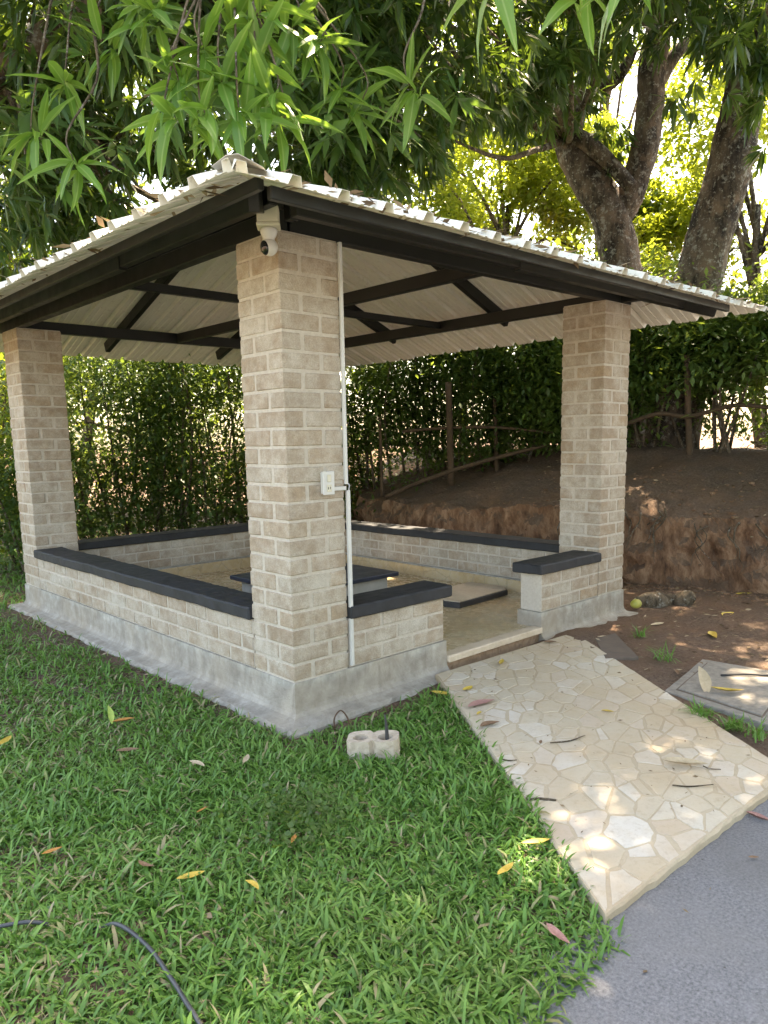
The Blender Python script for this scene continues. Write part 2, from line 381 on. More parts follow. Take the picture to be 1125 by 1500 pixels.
# driveway (a concrete slab the camera stands on)
def slab_from_poly(name, poly, ztop, zbot, m, wob=0., step=.04, bev=.0):
    poly = [np.array(q, float) for q in poly]; pts = []
    for a, b in zip(poly, poly[1:]+poly[:1]):
        n = max(1, int(np.linalg.norm(b-a)/step)) if wob else 1
        for k in range(n): pts.append(a+(b-a)*k/n)
    pts = np.array(pts)
    if wob: pts = pts + wob*np.stack([fbm2(pts[:, 0], pts[:, 1], 14, 3, 2), fbm2(pts[:, 0], pts[:, 1], 14, 3, 8)], 1)
    n = len(pts); c = pts.mean(0)
    ins = pts + (c-pts)/np.linalg.norm(c-pts, axis=1)[:, None]*bev
    V = np.vstack([np.column_stack([ins, np.full(n, ztop)]), np.column_stack([pts, np.full(n, ztop-bev)]), np.column_stack([pts+(pts-c)*0, np.full(n, zbot)])])
    if wob: V[n:, :2] += rng.normal(0, wob*.35, (2*n, 2))
    f = [tuple(range(n))]
    for k in range(n):
        j = (k+1) % n
        f.append((k, n+k, n+j, j)); f.append((n+k, 2*n+k, 2*n+j, n+j))
    return mesh(name, V, f, m)
dv = [(x, -2.03+.066*min(0, x+.2)) for x in np.linspace(-60, -4, 8).tolist()+np.linspace(-3.8, 3.2, 90).tolist()+np.linspace(4, 60, 8).tolist()]
dv = [(x, max(y, -2.45)) for x, y in dv]
drive = obj('driveway', slab_from_poly('driveway', dv+[(60, -60), (-60, -60)], -.234, -.42, M['drive']), kind='structure')

# ------------------------------------------------------------------ crazy paved path
PT = -.200
PP4 = [(1.05, -.065), (2.54, -.125), (1.16, -2.14), (-.335, -2.09)]
def path_rise(y): return .024*np.clip((np.asarray(y)+2.1)/2.0, 0, 1)
path = obj('path', slab_from_poly('path', PP4, PT-.0022, -.31, M['grout'], .007, .05, .008), kind='structure')
for v_ in path.data.vertices:
    if v_.co.z > -.25: v_.co.z += float(path_rise(v_.co.y))
def clip(poly, p, n):    # keep side where (q-p).n < 0
    out = []
    for a, b in zip(poly, poly[1:]+poly[:1]):
        da, db = np.dot(a-p, n), np.dot(b-p, n)
        if da < 0: out.append(a)
        if (da < 0) != (db < 0): out.append(a+(b-a)*da/(da-db))
    return out
def paving(parent, corners, n_, zt, mat_, gap=.010, inset=.02):
    Q = [np.array(q) for q in corners]; c = sum(Q)/4
    Q = [q+(c-q)/np.linalg.norm(c-q)*inset for q in Q]
    ca, sa = math.cos(.5), math.sin(.5); AN = np.array([[ca, sa], [-sa*1.55, ca*1.55]]); AM = AN.T@AN
    seeds = []
    tries = 0
    while len(seeds) < n_ and tries < 40000:
        tries += 1
        s_, t_ = random.random(), random.random()
        p = Q[0]*(1-s_)*(1-t_)+Q[1]*s_*(1-t_)+Q[2]*s_*t_+Q[3]*(1-s_)*t_
        md = .05+.11*float(vnoise([p[0]*5+40, p[1]*5+40, 5]))
        if all(np.hypot(*(AN@(p-q))) > md for q in seeds): seeds.append(p)
    wts = [random.uniform(-.0035, .0035) for _ in seeds]
    for i, p in enumerate(seeds):
        poly = list(Q)
        if np.cross(Q[1]-Q[0], Q[2]-Q[1]) < 0: poly = poly[::-1]
        for j, q in enumerate(seeds):
            if i == j or np.hypot(*(p-q)) > .45: continue
            nrm = AM@(q-p); nrm = nrm/np.linalg.norm(nrm); nr0 = (q-p)/np.linalg.norm(q-p)
            poly = clip(poly, (p+q)/2+nr0*(wts[i]-wts[j])/(2*np.linalg.norm(q-p))-nrm*gap*(.2+.9*random.random()**2), nrm)
            if len(poly) < 3: break
        if len(poly) < 3: continue
        # chip corners and make edges uneven
        pts = []
        cc = sum(poly)/len(poly)
        for k, a in enumerate(poly):
            b = poly[(k+1) % len(poly)]; z_ = poly[k-1]
            pts.append(a+(z_-a)*.07+np.array([random.gauss(0, .002), random.gauss(0, .002)]))
            pts.append(a+(b-a)*.07+np.array([random.gauss(0, .002), random.gauss(0, .002)]))
            pts.append((a+b)/2+(cc-(a+b)/2)*random.uniform(0, .10))
        pts = np.array(pts); n = len(pts); dz = random.uniform(-.0014, .0006)
        tilt = np.random.default_rng(i).normal(0, .004, 2)
        zt_ = dz+((pts-cc)@tilt)
        top = np.column_stack([(pts-cc)*.98, zt_]); mid = np.column_stack([pts-cc, zt_-.0018]); bot = np.column_stack([pts-cc, np.full(n, -.012)])
        f = [tuple(range(n))]+[(a, n+a, n+(a+1) % n, (a+1) % n) for a in range(n)]+[(n+a, 2*n+a, 2*n+(a+1) % n, n+(a+1) % n) for a in range(n)]
        obj('stone', mesh('stone', np.vstack([top, mid, bot]), f, mat_), parent, (cc[0], cc[1], zt+float(path_rise(cc[1])))).rotation_euler = (.012, 0, 0)
paving(path, PP4, 215, PT, M['stone'])

# ------------------------------------------------------------------ gazebo
gaz = thing('gazebo', 'open brick gazebo with four pillars, low walls, charcoal copings and cream metal hip roof', 'gazebo', (1.74, 2.18, GZ))
bm = cbox(T+W-.1, S+W-.1, .2, .005); bm.transform(Matrix.Translation((1.74, 2.185, FZ-.1)))
obj('floor', bm_mesh(bm, 'floor', M['floor']), gaz)
# plinth: profile swept round the outside, open at the doorway
def sweep(path_, prof, m, name, step=.03, jit=.004):
    P = [np.array(q, float) for q in path_]; st = []
    for k in range(len(P)):
        d0 = (P[k]-P[k-1])/np.linalg.norm(P[k]-P[k-1]) if k else None
        d1 = (P[k+1]-P[k])/np.linalg.norm(P[k+1]-P[k]) if k < len(P)-1 else None
        def nrm(d): return np.array([-d[1], d[0]])
        if d0 is None: n = nrm(d1)
        elif d1 is None: n = nrm(d0)
        else:
            n = nrm(d0)+nrm(d1); n = n/np.dot(n, nrm(d0))
        st.append((P[k], n))
        if d1 is not None:
            c = max(1, int(np.linalg.norm(P[k+1]-P[k])/step))
            for j in range(1, c): st.append((P[k]+(P[k+1]-P[k])*j/c, nrm(d1)))
    V = []; n = len(prof)
    for i, (p, nn) in enumerate(st):
        for k, (o, z, jt) in enumerate(prof):
            q = p+nn*o; jj = float(fbm([q[0]*11+60, q[1]*11+60, k*.6+20], 4))*jt
            V.append((q[0]+nn[0]*jj, q[1]+nn[1]*jj, z+jj*.5))
    f = []
    for i in range(len(st)-1):
        for k in range(n): f.append((i*n+k, i*n+(k+1) % n, (i+1)*n+(k+1) % n, (i+1)*n+k))
    f.append(tuple(range(n))[::-1]); f.append(tuple((len(st)-1)*n+k for k in range(n)))
    me = mesh(name, V, f, m)
    b = bmesh.new(); b.from_mesh(me); bmesh.ops.recalc_face_normals(b, faces=b.faces); b.to_mesh(me); b.free()
    return me
DL, DR = .39+.82, T-.80      # doorway
prof = [(-.212, -.16, 0), (-.212, -.004, 0), (.006, -.004, .002), (.009, -.150, .004), (.014, -.172, .006), (.030, -.192, .008), (.060, -.203, .010), (.115, -.212, .022), (.135, -.235, .030), (.14, -.32, .0)]
obj('plinth', sweep([(DL+.012, 0), (0, 0), (0, S+W), (T+W, S+W), (T+W, 0), (DR-.012, 0)][::1], [(o, z, j) for o, z, j in prof], M['plinth'], 'plinth'), gaz) if False else None
pl_path = [(DL+.012, 0), (0, 0), (0, S+W), (T+W, S+W), (T+W, 0), (DR-.012, 0)]
# going this way round, the outside lies to the left of the walking direction
obj('plinth', sweep(pl_path, prof, M['plinth'], 'plinth'), gaz)

# bricks: shared meshes
def brick_variants(sx, sy, sz, n=5):
    out = []
    for k in range(n):
        r = random.Random(int(sx*1000)+k*13)
        out.append(bm_mesh(cbox(sx, sy, sz, .005, .0014, r), 'brick', M['brick']))
    return out
J = .0145
LB = brick_variants(.26-J, .121, CH-J, 8)       # pillar block
WB = brick_variants(.262-J, .2, .29/3-J, 5); WH = brick_variants(.131-J, .2, .29/3-J, 4)
rest_v = []; rest_f = []
def hidden_brick(me, loc, rz):
    c, s_ = math.cos(rz), math.sin(rz); o = len(rest_v)
    for v in me.vertices: rest_v.append((loc[0]+c*v.co.x-s_*v.co.y, loc[1]+s_*v.co.x+c*v.co.y, loc[2]+v.co.z))
    for p in me.polygons: rest_f.append(tuple(o+i for i in p.vertices))
def brick(variants, loc, rz, parent, seen=True):
    me = random.choice(variants); loc = (loc[0]+random.gauss(0, .0012), loc[1]+random.gauss(0, .0012), loc[2]+random.gauss(0, .001))
    rz += random.choice((0, math.pi))
    if seen:
        o = obj('brick', me, parent, loc); o.rotation_euler = (0, 0, rz+random.gauss(0, .003))
    else: hidden_brick(me, loc, rz)
def pillar(x0, y0, seen, label):
    bm = cbox(W-.010, W-.010, H+.14, .003)
    bm.transform(Matrix.Translation((x0+W/2, y0+W/2, H/2-.07)))
    p = obj('brick_pillar', bm_mesh(bm, 'brick_pillar', M['mortar']), gaz); p['label'] = label
    cx, cy = x0+W/2, y0+W/2
    for k in range(NC):
        z = (k+.5)*CH
        for a in range(4):
            # pinwheel course, mirrored on every other course
            s_ = 1 if (k % 2) else -1
            ang = a*math.pi/2
            lx, ly = s_*(-.065-J/2), -(.195-.0605)
            c_, n_ = math.cos(ang), math.sin(ang)
            x, y = cx+c_*lx-n_*ly, cy+n_*lx+c_*ly
            # outward faces: a=0 faces -y, 1 faces +x, 2 faces +y, 3 faces -x ; the header end shows on the neighbour
            hdr = (a-1) % 4 if s_ == 1 else (a+1) % 4
            if s_ == 1: hdr = (a+3) % 4
            faces = {a, hdr}
            brick(LB, (x, y, z), ang, p, bool(faces & seen))
    return p
PA = pillar(0, 0, {0, 3}, 'near brick pillar carrying the security camera')
PB = pillar(0, S, {0, 3}, 'far left brick pillar')
PC = pillar(T, 0, {0, 3}, 'right brick pillar beside the dirt bank')
PD = pillar(T, S, set(), 'back brick pillar behind the near one')
def low_wall(a, b, inward, seen_all, ends=(0, 0)):
    """a->b along outer face; inward unit normal; returns wall"""
    a = np.array(a, float); b = np.array(b, float); d = (b-a)/np.linalg.norm(b-a); L = np.linalg.norm(b-a); inn = np.array(inward, float)
    c = (a+b)/2+inn*.1; ang = math.atan2(d[1], d[0])
    bm = cbox(L-.008, .2-.010, .294, .003); bm.transform(Matrix.Translation((c[0], c[1], .145)) @ Matrix.Rotation(ang, 4, 'Z'))
    wl = obj('low_wall', bm_mesh(bm, 'low_wall', M['mortar']), gaz)
    h = .29/3
    for k in range(3):
        s_ = 0.; first = True
        while s_ < L-.02:
            ln = .131 if (first and k % 2) else .262
            first = False
            if L-s_-ln < .07: ln = L-s_
            ln = min(ln, L-s_)
            q = a+d*(s_+ln/2)+inn*.1
            if abs(ln-.262) < .002: var = WB
            elif abs(ln-.131) < .002: var = WH
            else: var = [bm_mesh(cbox(ln-J, .2, h-J, .006, .002), 'brick', M['brick'])]
            brick(var, (q[0], q[1], (k+.5)*h), ang, wl, seen_all)
            s_ += ln
    return wl
def coping(wl, lo, hi, name='coping'):
    sx, sy = hi[0]-lo[0], hi[1]-lo[1]
    b = bmesh.new(); nx_, ny_ = max(2, int(sx/.05)), max(2, int(sy/.05))
    # rounded slab, gridded top so that it can be hand-trowelled
    bm = cbox(sx, sy, .075, .009)
    bmesh.ops.subdivide_edges(bm, edges=[e for e in bm.edges if e.calc_length() > .2], cuts=int(max(sx, sy)/.05), use_grid_fill=True)
    bm.transform(Matrix.Translation(((lo[0]+hi[0])/2, (lo[1]+hi[1])/2, .327)))
    co_ = np.array([v.co[:] for v in bm.verts]); nn = fbm(co_*4+40, 3)*.007+fbm(co_*22+40, 3)*.005
    for v, q in zip(bm.verts, nn):
        v.co.z += q*.8
        v.co.x += q*.9; v.co.y -= q*.9
    b.free()
    return obj(name, bm_mesh(bm, name, M['coping']), wl)
wAB = low_wall((0, W+.004), (0, S-.004), (1, 0), True); coping(wAB, (-.028, W+.002), (.235, S-.002))
wAC = low_wall((W+.004, 0), (DL, 0), (0, 1), True); coping(wAC, (W+.002, -.028), (DL+.055, .235))
wC = low_wall((DR, 0), (T-.004, 0), (0, 1), True); coping(wC, (DR-.055, -.028), (T-.002, .235))
wBD = low_wall((W+.004, S+W), (T-.004, S+W), (0, -1), True); coping(wBD, (W+.002, S+W-.235), (T-.002, S+W+.028))
wCD = low_wall((T+W, W+.004), (T+W, S-.004), (-1, 0), True); coping(wCD, (T+W-.235, W+.002), (T+W+.028, S-.002))
obj('brick_rest', mesh('brick_rest', rest_v, rest_f, M['brick']), gaz, kind='stuff')
# skirting inside the back walls
for lo, hi in (((W+.01, S+W-.232, FZ-.01), (T-.01, S+W-.214, -.012)), ((T+W-.232, W+.01, FZ-.01), (T+W-.214, S-.01, -.012))):
    bm = cbox(hi[0]-lo[0], hi[1]-lo[1], hi[2]-lo[2], .004); bm.transform(Matrix.Translation([(p_+q_)/2 for p_, q_ in zip(lo, hi)])); obj('skirting', bm_mesh(bm, 'skirting', M['floor']), gaz)
# threshold
bm = cbox(DR-DL-.03, .10, .045, .006, .002); bm.transform(Matrix.Translation(((DL+DR)/2, .022, FZ+.012-.0225)))
th = obj('threshold', bm_mesh(bm, 'threshold', M['threshold']), gaz)
bm = cbox(DR-DL-.04, .05, .10, .006); bmesh.ops.subdivide_edges(bm, edges=[e for e in bm.edges if e.calc_length() > .5], cuts=40, use_grid_fill=True)
for v in bm.verts: v.co += Vector((0, random.gauss(0, .004), random.gauss(0, .002)))
bm.transform(Matrix.Translation(((DL+DR)/2, .03, FZ-.085)))
obj('riser', bm_mesh(bm, 'riser', M['redstone']), th)

# ------------------------------------------------------------------ roof of the gazebo
X0, X1, Y0, Y1, ZE, ZA = -.76, 4.14, -.80, 5.05, 2.25, 3.265
AX, AY = (X0+X1)/2, (Y0+Y1)/2
SXs, SYs = (ZA-ZE)/(AX-X0), (ZA-ZE)/(AY-Y0)
def roof_z(x, y): return ZE+min((x-X0)*SXs, (X1-x)*SXs, (y-Y0)*SYs, (Y1-y)*SYs)
PER = .242
def rib(s_):
    q = (s_ % PER)/PER*.242
    pts = [(0, 0), (.014, .036), (.052, .036), (.066, 0), (.118, 0), (.124, .005), (.134, .005), (.140, 0), (.182, 0), (.188, .005), (.198, .005), (.204, 0), (.242, 0)]
    return float(np.interp(q, [p_[0] for p_ in pts], [p_[1] for p_ in pts]))
BR = [0, .014, .052, .066, .118, .124, .134, .140, .182, .188, .198, .204]
def slope(e0, e1, apex):
    e0, e1, apex = map(np.array, (e0, e1, apex)); L = np.linalg.norm(e1-e0); d = (e1-e0)/L; mid = (e0+e1)/2
    upv = apex-mid; tm = np.linalg.norm(upv); upv = upv/tm; nrm = np.cross(d, upv); nrm = nrm if nrm[2] > 0 else -nrm
    s_all = sorted(set([round(k*PER+b, 4) for k in range(int(L/PER)+2) for b in BR if 0 < k*PER+b < L]+[0, L, round(L/2, 4)]))
    per_sheet = 4*PER
    ns = int(math.ceil(L/per_sheet))
    for k in range(ns):
        a, b = k*per_sheet, min(L, (k+1)*per_sheet+.066)
        ss = [q for q in s_all if a-1e-6 <= q <= b+1e-6]
        if len(ss) < 3: continue
        V = []; f = []
        dz = .0025*(k % 2); ov = random.uniform(-.012, .012)
        for q in ss:
            t1 = tm*min(q, L-q)/(L/2)
            for t_ in (min(ov, t1), t1*.33, t1*.66, t1):
                wob = .003*math.sin(q*7+t_*5)
                V.append(e0+d*q+upv*t_+nrm*(rib(q)+dz+wob*(t_ < t1*.9)))
        for i in range(len(ss)-1):
            for j in range(3): f.append((i*4+j, (i+1)*4+j, (i+1)*4+j+1, i*4+j+1))
        o = obj('roof_sheet', mesh('roof_sheet', V, f, M['sheet']), gaz)
        md = o.modifiers.new('th', 'SOLIDIFY'); md.thickness = .0016; md.offset = 1
ap = (AX, AY, ZA)
slope((X0, Y1, ZE), (X0, Y0, ZE), ap); slope((X0, Y0, ZE), (X1, Y0, ZE), ap)
slope((X1, Y0, ZE), (X1, Y1, ZE), ap); slope((X1, Y1, ZE), (X0, Y1, ZE), ap)
# hip caps
for cx, cy in ((X0, Y0), (X1, Y0), (X0, Y1), (X1, Y1)):
    a = np.array([cx, cy, ZE]); b = np.array(ap); d = b-a; n = 26
    sx, sy = (1 if cx < AX else -1), (1 if cy < AY else -1)
    V = []; f = []
    for k in range(n+1):
        t_ = k/n; p = a+d*t_*1.0; wv = .13
        if k == 0: p = p-d/np.linalg.norm(d)*.015
        up_ = .026
        wob = .010*float(fbm([k*.9+30, cx+20, cy+20], 3))
        # one flange lies on each slope; crest sits proud
        l = p+np.array([0, sy*wv, 0]); r_ = p+np.array([sx*wv, 0, 0])
        l[2] = roof_z(max(X0, min(X1, l[0])), max(Y0, min(Y1, l[1])))+.037+wob; r_[2] = roof_z(max(X0, min(X1, r_[0])), max(Y0, min(Y1, r_[1])))+.037-wob
        c1 = p+np.array([0, sy*.03, up_+.018+wob]); c2 = p+np.array([sx*.03, 0, up_+.018+wob])
        if k == 0 and cx < 0 and cy < 0: c1[2] += .008; c2[2] += .012
        V += [l, c1, c2, r_]
    for k in range(n):
        for j in range(3): f.append((k*4+j, k*4+4+j, k*4+5+j, k*4+1+j))
    o = obj('hip_cap', mesh('hip_cap', V, f, M['hipcap']), gaz); md = o.modifiers.new('th', 'SOLIDIFY'); md.thickness = .002
BK = M['black_steel']
def steel(name, a, b, w_=.05, h_=.10):
    return obj(name, box_between(a, b, w_, h_, BK, name), gaz)
# wall plates on the pillars
zb = H+.052
steel('beam', (.045, .02, zb), (.045, S+W+.1, zb), .07, .10); steel('beam', (.085, .045, zb), (T+W+.02, .045, zb), .07, .10)
steel('beam', (T+.28, -.26, zb+.001), (T+.28, S+W+.1, zb+.001), .07, .10); steel('beam', (.085, S+.22, zb), (T+.24, S+.22, zb), .07, .10)
# ties across the middle
steel('tie_beam', (1.68, .085, zb), (1.68, S+.18, zb), .06, .09); steel('tie_beam', (.085, 1.98, zb+.01), (T+.24, 1.98, zb+.01), .05, .06)
# hip rafters and common rafters
OFF = .055
for cx, cy in ((X0, Y0), (X1, Y0), (X0, Y1), (X1, Y1)):
    a = np.array([cx, cy, ZE]); b = np.array(ap); d = b-a
    s0 = .18 if (cx < 0 and cy < 0) else .10
    p0 = a+d*s0; p1 = a+d*.985; p0[2] -= OFF+.02; p1[2] -= OFF+.02
    steel('hip_rafter', p0, p1, .05, .10)
def raf(axis, c):
    for side in (0, 1):
        if axis == 'x':     # runs along x at y=c
            xa = .02 if side == 0 else X1-.50; top = min((c-Y0), (Y1-c))*SYs; xs = AX-(AX-X0)*(1-top/(ZA-ZE)) if side == 0 else AX+(AX-X0)*(1-top/(ZA-ZE))
            za = ZE+(xa-X0)*SXs if side == 0 else ZE+(X1-xa)*SXs
            steel('rafter', (xa, c, za-OFF), (xs, c, ZE+top-OFF), .05, .10)
        else:
            ya = .02 if side == 0 else Y1-.36; top = min((c-X0), (X1-c))*SXs; ys = AY-(AY-Y0)*(1-top/(ZA-ZE)) if side == 0 else AY+(AY-Y0)*(1-top/(ZA-ZE))
            za = ZE+(ya-Y0)*SYs if side == 0 else ZE+(Y1-ya)*SYs
            steel('rafter', (c, ya, za-OFF), (c, ys, ZE+top-OFF), .05, .10)
for c in (1.38, 2.92): raf('x', c)
for c in (1.12, 2.45): raf('y', c)
# eave tubes under the near overhangs: an outer one at the sheet edge and an inner one
def zt(x, y, h_): return roof_z(x, y)-h_/2-.004
xo, yo = X0+.205, Y0+.10
steel('eave_tube', (xo, yo+.02, zt(xo, AY, .05)-.026), (xo, Y1-.1, zt(xo, AY, .05)-.026), .03, .05); steel('eave_tube', (xo+.02, yo, zt(AX, yo, .05)-.012), (3.66, yo, zt(AX, yo, .05)-.012), .03, .05)
xi, yi = -.16, -.30; zi, zj = zt(xi, AY, .09)-.02, zt(AX, yi, .09)-.01
steel('eave_tube', (xi, -.20, zi), (xi, 1.45, zi), .05, .09); steel('eave_tube', (xi-.004, 1.40, zi-.012), (xi-.004, 3.3, zi-.012), .056, .098)
steel('eave_tube', (xi, 3.26, zi-.02), (xi, 5.0, zi-.02), .05, .09)
steel('eave_tube', (-.12, yi, zj), (1.60, yi, zj), .05, .09); steel('eave_tube', (1.55, yi-.004, zj-.010), (3.92, yi-.004, zj-.010), .056, .098)
steel('post_stub', (.02, .02, H+.10), (.02, .02001, H+.10), .06, .06) if False else None
bm = cbox(.055, .055, .20, .003); bm.transform(Matrix.Translation((.035, -.075, H+.125))); obj('post_stub', bm_mesh(bm, 'post_stub', BK), gaz)
# floor furniture of the gazebo
tb = thing('low_table', 'low pale block platform with dark blue top in the middle of the gazebo floor', 'platform', (2.05, 2.45, FZ))
bm = cbox(1.05, .95, .12, .006); bm.transform(Matrix.Translation((2.05, 2.46, FZ+.06))); obj('base', bm_mesh(bm, 'base', M['tilewhite']), tb)
bm = cbox(1.22, 1.10, .04, .006); bm.transform(Matrix.Translation((2.05, 2.46, FZ+.141))); obj('top', bm_mesh(bm, 'top', M['blue_cover']), tb)
mt = thing('wooden_board', 'worn tan board with dark edge lying on the gazebo floor by the doorway', 'board', (2.72, 1.1, FZ))
mp = [(2.33, 1.02), (2.37, .88), (3.08, .92), (3.18, 1.05), (3.12, 1.42), (2.5, 1.38)]
obj('edge', slab_from_poly('edge', mp, FZ+.050, FZ+.002, M['iron'], .003, .1, .008), mt)
mp2 = [(2.75+(x-2.75)*.97, 1.12+(y-1.12)*.95) for x, y in mp]
obj('board', slab_from_poly('board', mp2, FZ+.058, FZ+.045, M['threshold'], .002, .1, .004), mt)

# ------------------------------------------------------------------ electrics on the near pillar
cd = thing('cable_trunking', 'white plastic cable trunking down the right edge of the near pillar', 'trunking', (.40, -.005, 0))
def bar(name, lo, hi, m, parent, ch=.002):
    bm = cbox(hi[0]-lo[0], hi[1]-lo[1], hi[2]-lo[2], ch); bm.transform(Matrix.Translation([(p+q)/2 for p, q in zip(lo, hi)])); return obj(name, bm_mesh(bm, name, m), parent)
bar('upper_run', (.385, -.018, 1.062), (.405, -.001, 2.345), M['white_plastic'], cd)
bar('lower_run', (.395, -.02, .012), (.417, -.001, 1.028), M['white_plastic'], cd)
bar('side_run', (.292, -.016, 1.03), (.393, -.0035, 1.052), M['white_plastic'], cd)
v = tube([(.402, -.012, 1.07), (.41, -.02, 1.055), (.407, -.02, 1.04), (.41, -.012, 1.02)], [.004]*4, 6, 4); obj('loose_wire', tube_mesh('loose_wire', [v], M['wire']), cd)
swb = thing('switch_box', 'white light switch and socket plate on the near pillar', 'switch', (.25, -.005, 1.02))
bar('box', (.217, -.030, 1.018), (.287, -.0035, 1.135), M['white_plastic'], swb, .004)
bar('plate', (.212, -.036, 1.012), (.292, -.0305, 1.140), M['white_plastic'], swb, .003)
bar('switch', (.238, -.041, 1.082), (.266, -.0365, 1.122), M['cream_plastic'], swb, .003)
bar('socket', (.236, -.039, 1.028), (.268, -.0365, 1.068), M['cream_plastic'], swb, .002)
for sx in (-.007, .007): bar('socket_slot', (.252+sx-.002, -.0397, 1.042), (.252+sx+.002, -.0392, 1.056), M['black_gloss'], swb, .0002)
sec = thing('security_camera', 'cream dome security camera hanging from a square box at the near roof corner', 'camera', (-.075, -.09, 2.33))
cx_, cy_ = -.10, -.07
bm = cbox(.105, .105, .075, .006); bm.transform(Matrix.Translation((cx_, cy_, 2.372)) @ Matrix.Rotation(math.radians(-38), 4, 'Z') @ Matrix.Rotation(0, 4, 'Z'))
obj('junction_box', bm_mesh(bm, 'junction_box', M['cream_plastic']), sec)
bm = cbox(.112, .112, .016, .004); bm.transform(Matrix.Translation((cx_, cy_, 2.327)) @ Matrix.Rotation(math.radians(-38), 4, 'Z')); obj('box_lid', bm_mesh(bm, 'box_lid', M['cream_plastic']), sec)
def lathe(prof_, n=28):
    a = np.linspace(0, 2*np.pi, n, endpoint=False); V = []; f = []
    for r_, z in prof_:
        for q in a: V.append((r_*math.cos(q), r_*math.sin(q), z))
    for i in range(len(prof_)-1):
        for k in range(n): f.append((i*n+k, i*n+(k+1) % n, (i+1)*n+(k+1) % n, (i+1)*n+k))
    return V, f
V, f = lathe([(.001, 2.318), (.036, 2.318), (.042, 2.310), (.042, 2.302), (.036, 2.285), (.028, 2.272), (.026, 2.262), (.001, 2.262)])
obj('neck', mesh('neck', [(x+cx_, y+cy_, z) for x, y, z in V], f, M['white_plastic'], True), sec)
bmx = bmesh.new(); bmesh.ops.create_uvsphere(bmx, u_segments=28, v_segments=18, radius=.041); bmx.transform(Matrix.Translation((cx_, cy_, 2.232)))
hd = obj('camera_head', bm_mesh(bmx, 'camera_head', M['white_plastic'], True), sec)
bmx = bmesh.new(); bmesh.ops.create_uvsphere(bmx, u_segments=24, v_segments=16, radius=.0335); bmx.transform(Matrix.Diagonal((.55, 1, 1, 1)))
dirv = Vector((-.95, .15, -.22)).normalized(); bmx.transform(Matrix.Translation(Vector((cx_, cy_, 2.232))+dirv*.0245) @ (dirv.to_track_quat('X', 'Z')).to_matrix().to_4x4())
obj('lens', bm_mesh(bmx, 'lens', M['black_gloss'], True), hd)
wv = tube([(-.02, -.05, 2.56), (.03, -.06, 2.50), (.07, -.05, 2.45), (.085, -.01, 2.41)], [.003]*4, 6, 5); obj('cable', tube_mesh('cable', [wv], M['wire']), sec)

# ------------------------------------------------------------------ grass
def path_left_x(y): return 1.05+(-.335-1.05)*(y+.065)/(-2.09+.065)
def path_right_x(y): return 2.54+(1.16-2.54)*(y+.125)/(-2.14+.125)
def grass_ok(x, y):
    ok = y > -2.14+.066*np.minimum(0, x+.2)+.05*fbm2(x, y, 3.5, 3, 2)
    kiosk = (x > -.13) & (x < 3.62) & (y > -.13) & (y < 4.5)
    ok &= ~kiosk
    pl = (x > path_left_x(y)+.02) & (y < 0)
    ok &= ~pl
    return ok
def blades(n, xr, yr, dens, lens, wid, seed):
    g = np.random.default_rng(seed)
    x = g.uniform(*xr, n); y = g.uniform(*yr, n)
    k = grass_ok(x, y) & (g.random(n) < dens(x, y)); x, y = x[k], y[k]; n = len(x)
    z = np.maximum(ground_z(x, y)-.004, -.25)
    az = g.uniform(0, 2*np.pi, n); L = g.uniform(*lens, n)*(.75+.5*vnoise(np.stack([x*4+30, y*4+30, x*0+3], 1))); w_ = g.uniform(*wid, n)
    lean = g.uniform(.45, 1.7, n)
    dh = np.stack([np.cos(az), np.sin(az), 0*az], 1); sd = np.stack([-np.sin(az), np.cos(az), 0*az], 1)
    tw = g.normal(0, .4, n); sd = sd*np.cos(tw)[:, None]; sd[:, 2] += np.sin(tw)*.6
    base = np.stack([x, y, z], 1); V = []
    for t_, ww in ((0, .7), (.4, 1.), (.75, .8), (1, 0)):
        ang = lean*(.35+.9*t_)
        p = base+dh*(L*t_*np.sin(ang))[:, None]; p[:, 2] += L*t_*np.cos(np.minimum(ang, 1.45))
        if ww: V += [p-sd*(w_*ww/2)[:, None], p+sd*(w_*ww/2)[:, None]]
        else: V.append(p)
    V = np.stack(V, 1)    # n,7,3
    b = np.arange(n)*7
    tri = np.concatenate([np.stack([b+i, b+j, b+k_], 1) for i, j, k_ in ((0, 1, 3), (0, 3, 2), (2, 3, 5), (2, 5, 4), (4, 5, 6))])
    patch = vnoise(np.stack([x*1.6+30, y*1.6+30, x*0+9], 1))
    var = np.clip(g.beta(2, 2.6, n)*.85+.18*(patch > .62)*g.random(n), 0, 1); dry = g.random(n) < .06+.14*(patch > .58); var = np.where(dry, g.uniform(.88, 1, n), var)
    return V.reshape(-1, 3), tri, np.repeat(var, 7)
def dens(x, y):
    d = np.hypot(x-CAM[0], y-CAM[1]); v = np.clip(3.0/d, .16, 1)**1.5
    bare = fbm2(x, y, 2.6, 4, 4)
    v = v*np.clip(1-(bare-.08)*2.2, .34, 1)
    foot = np.maximum(np.maximum(-.13-x, -.13-y), 0)     # metres out from the footing
    v = v*np.clip((foot+.02+.16*fbm2(x, y, 3.1, 3, 6))/.18, .12, 1)
    v = v*np.where((x > .15) & (y < -.13), np.clip((-.15-y)/.2, .3, 1), 1)
    return v
vs, fs, vr = [], [], []; o_ = 0
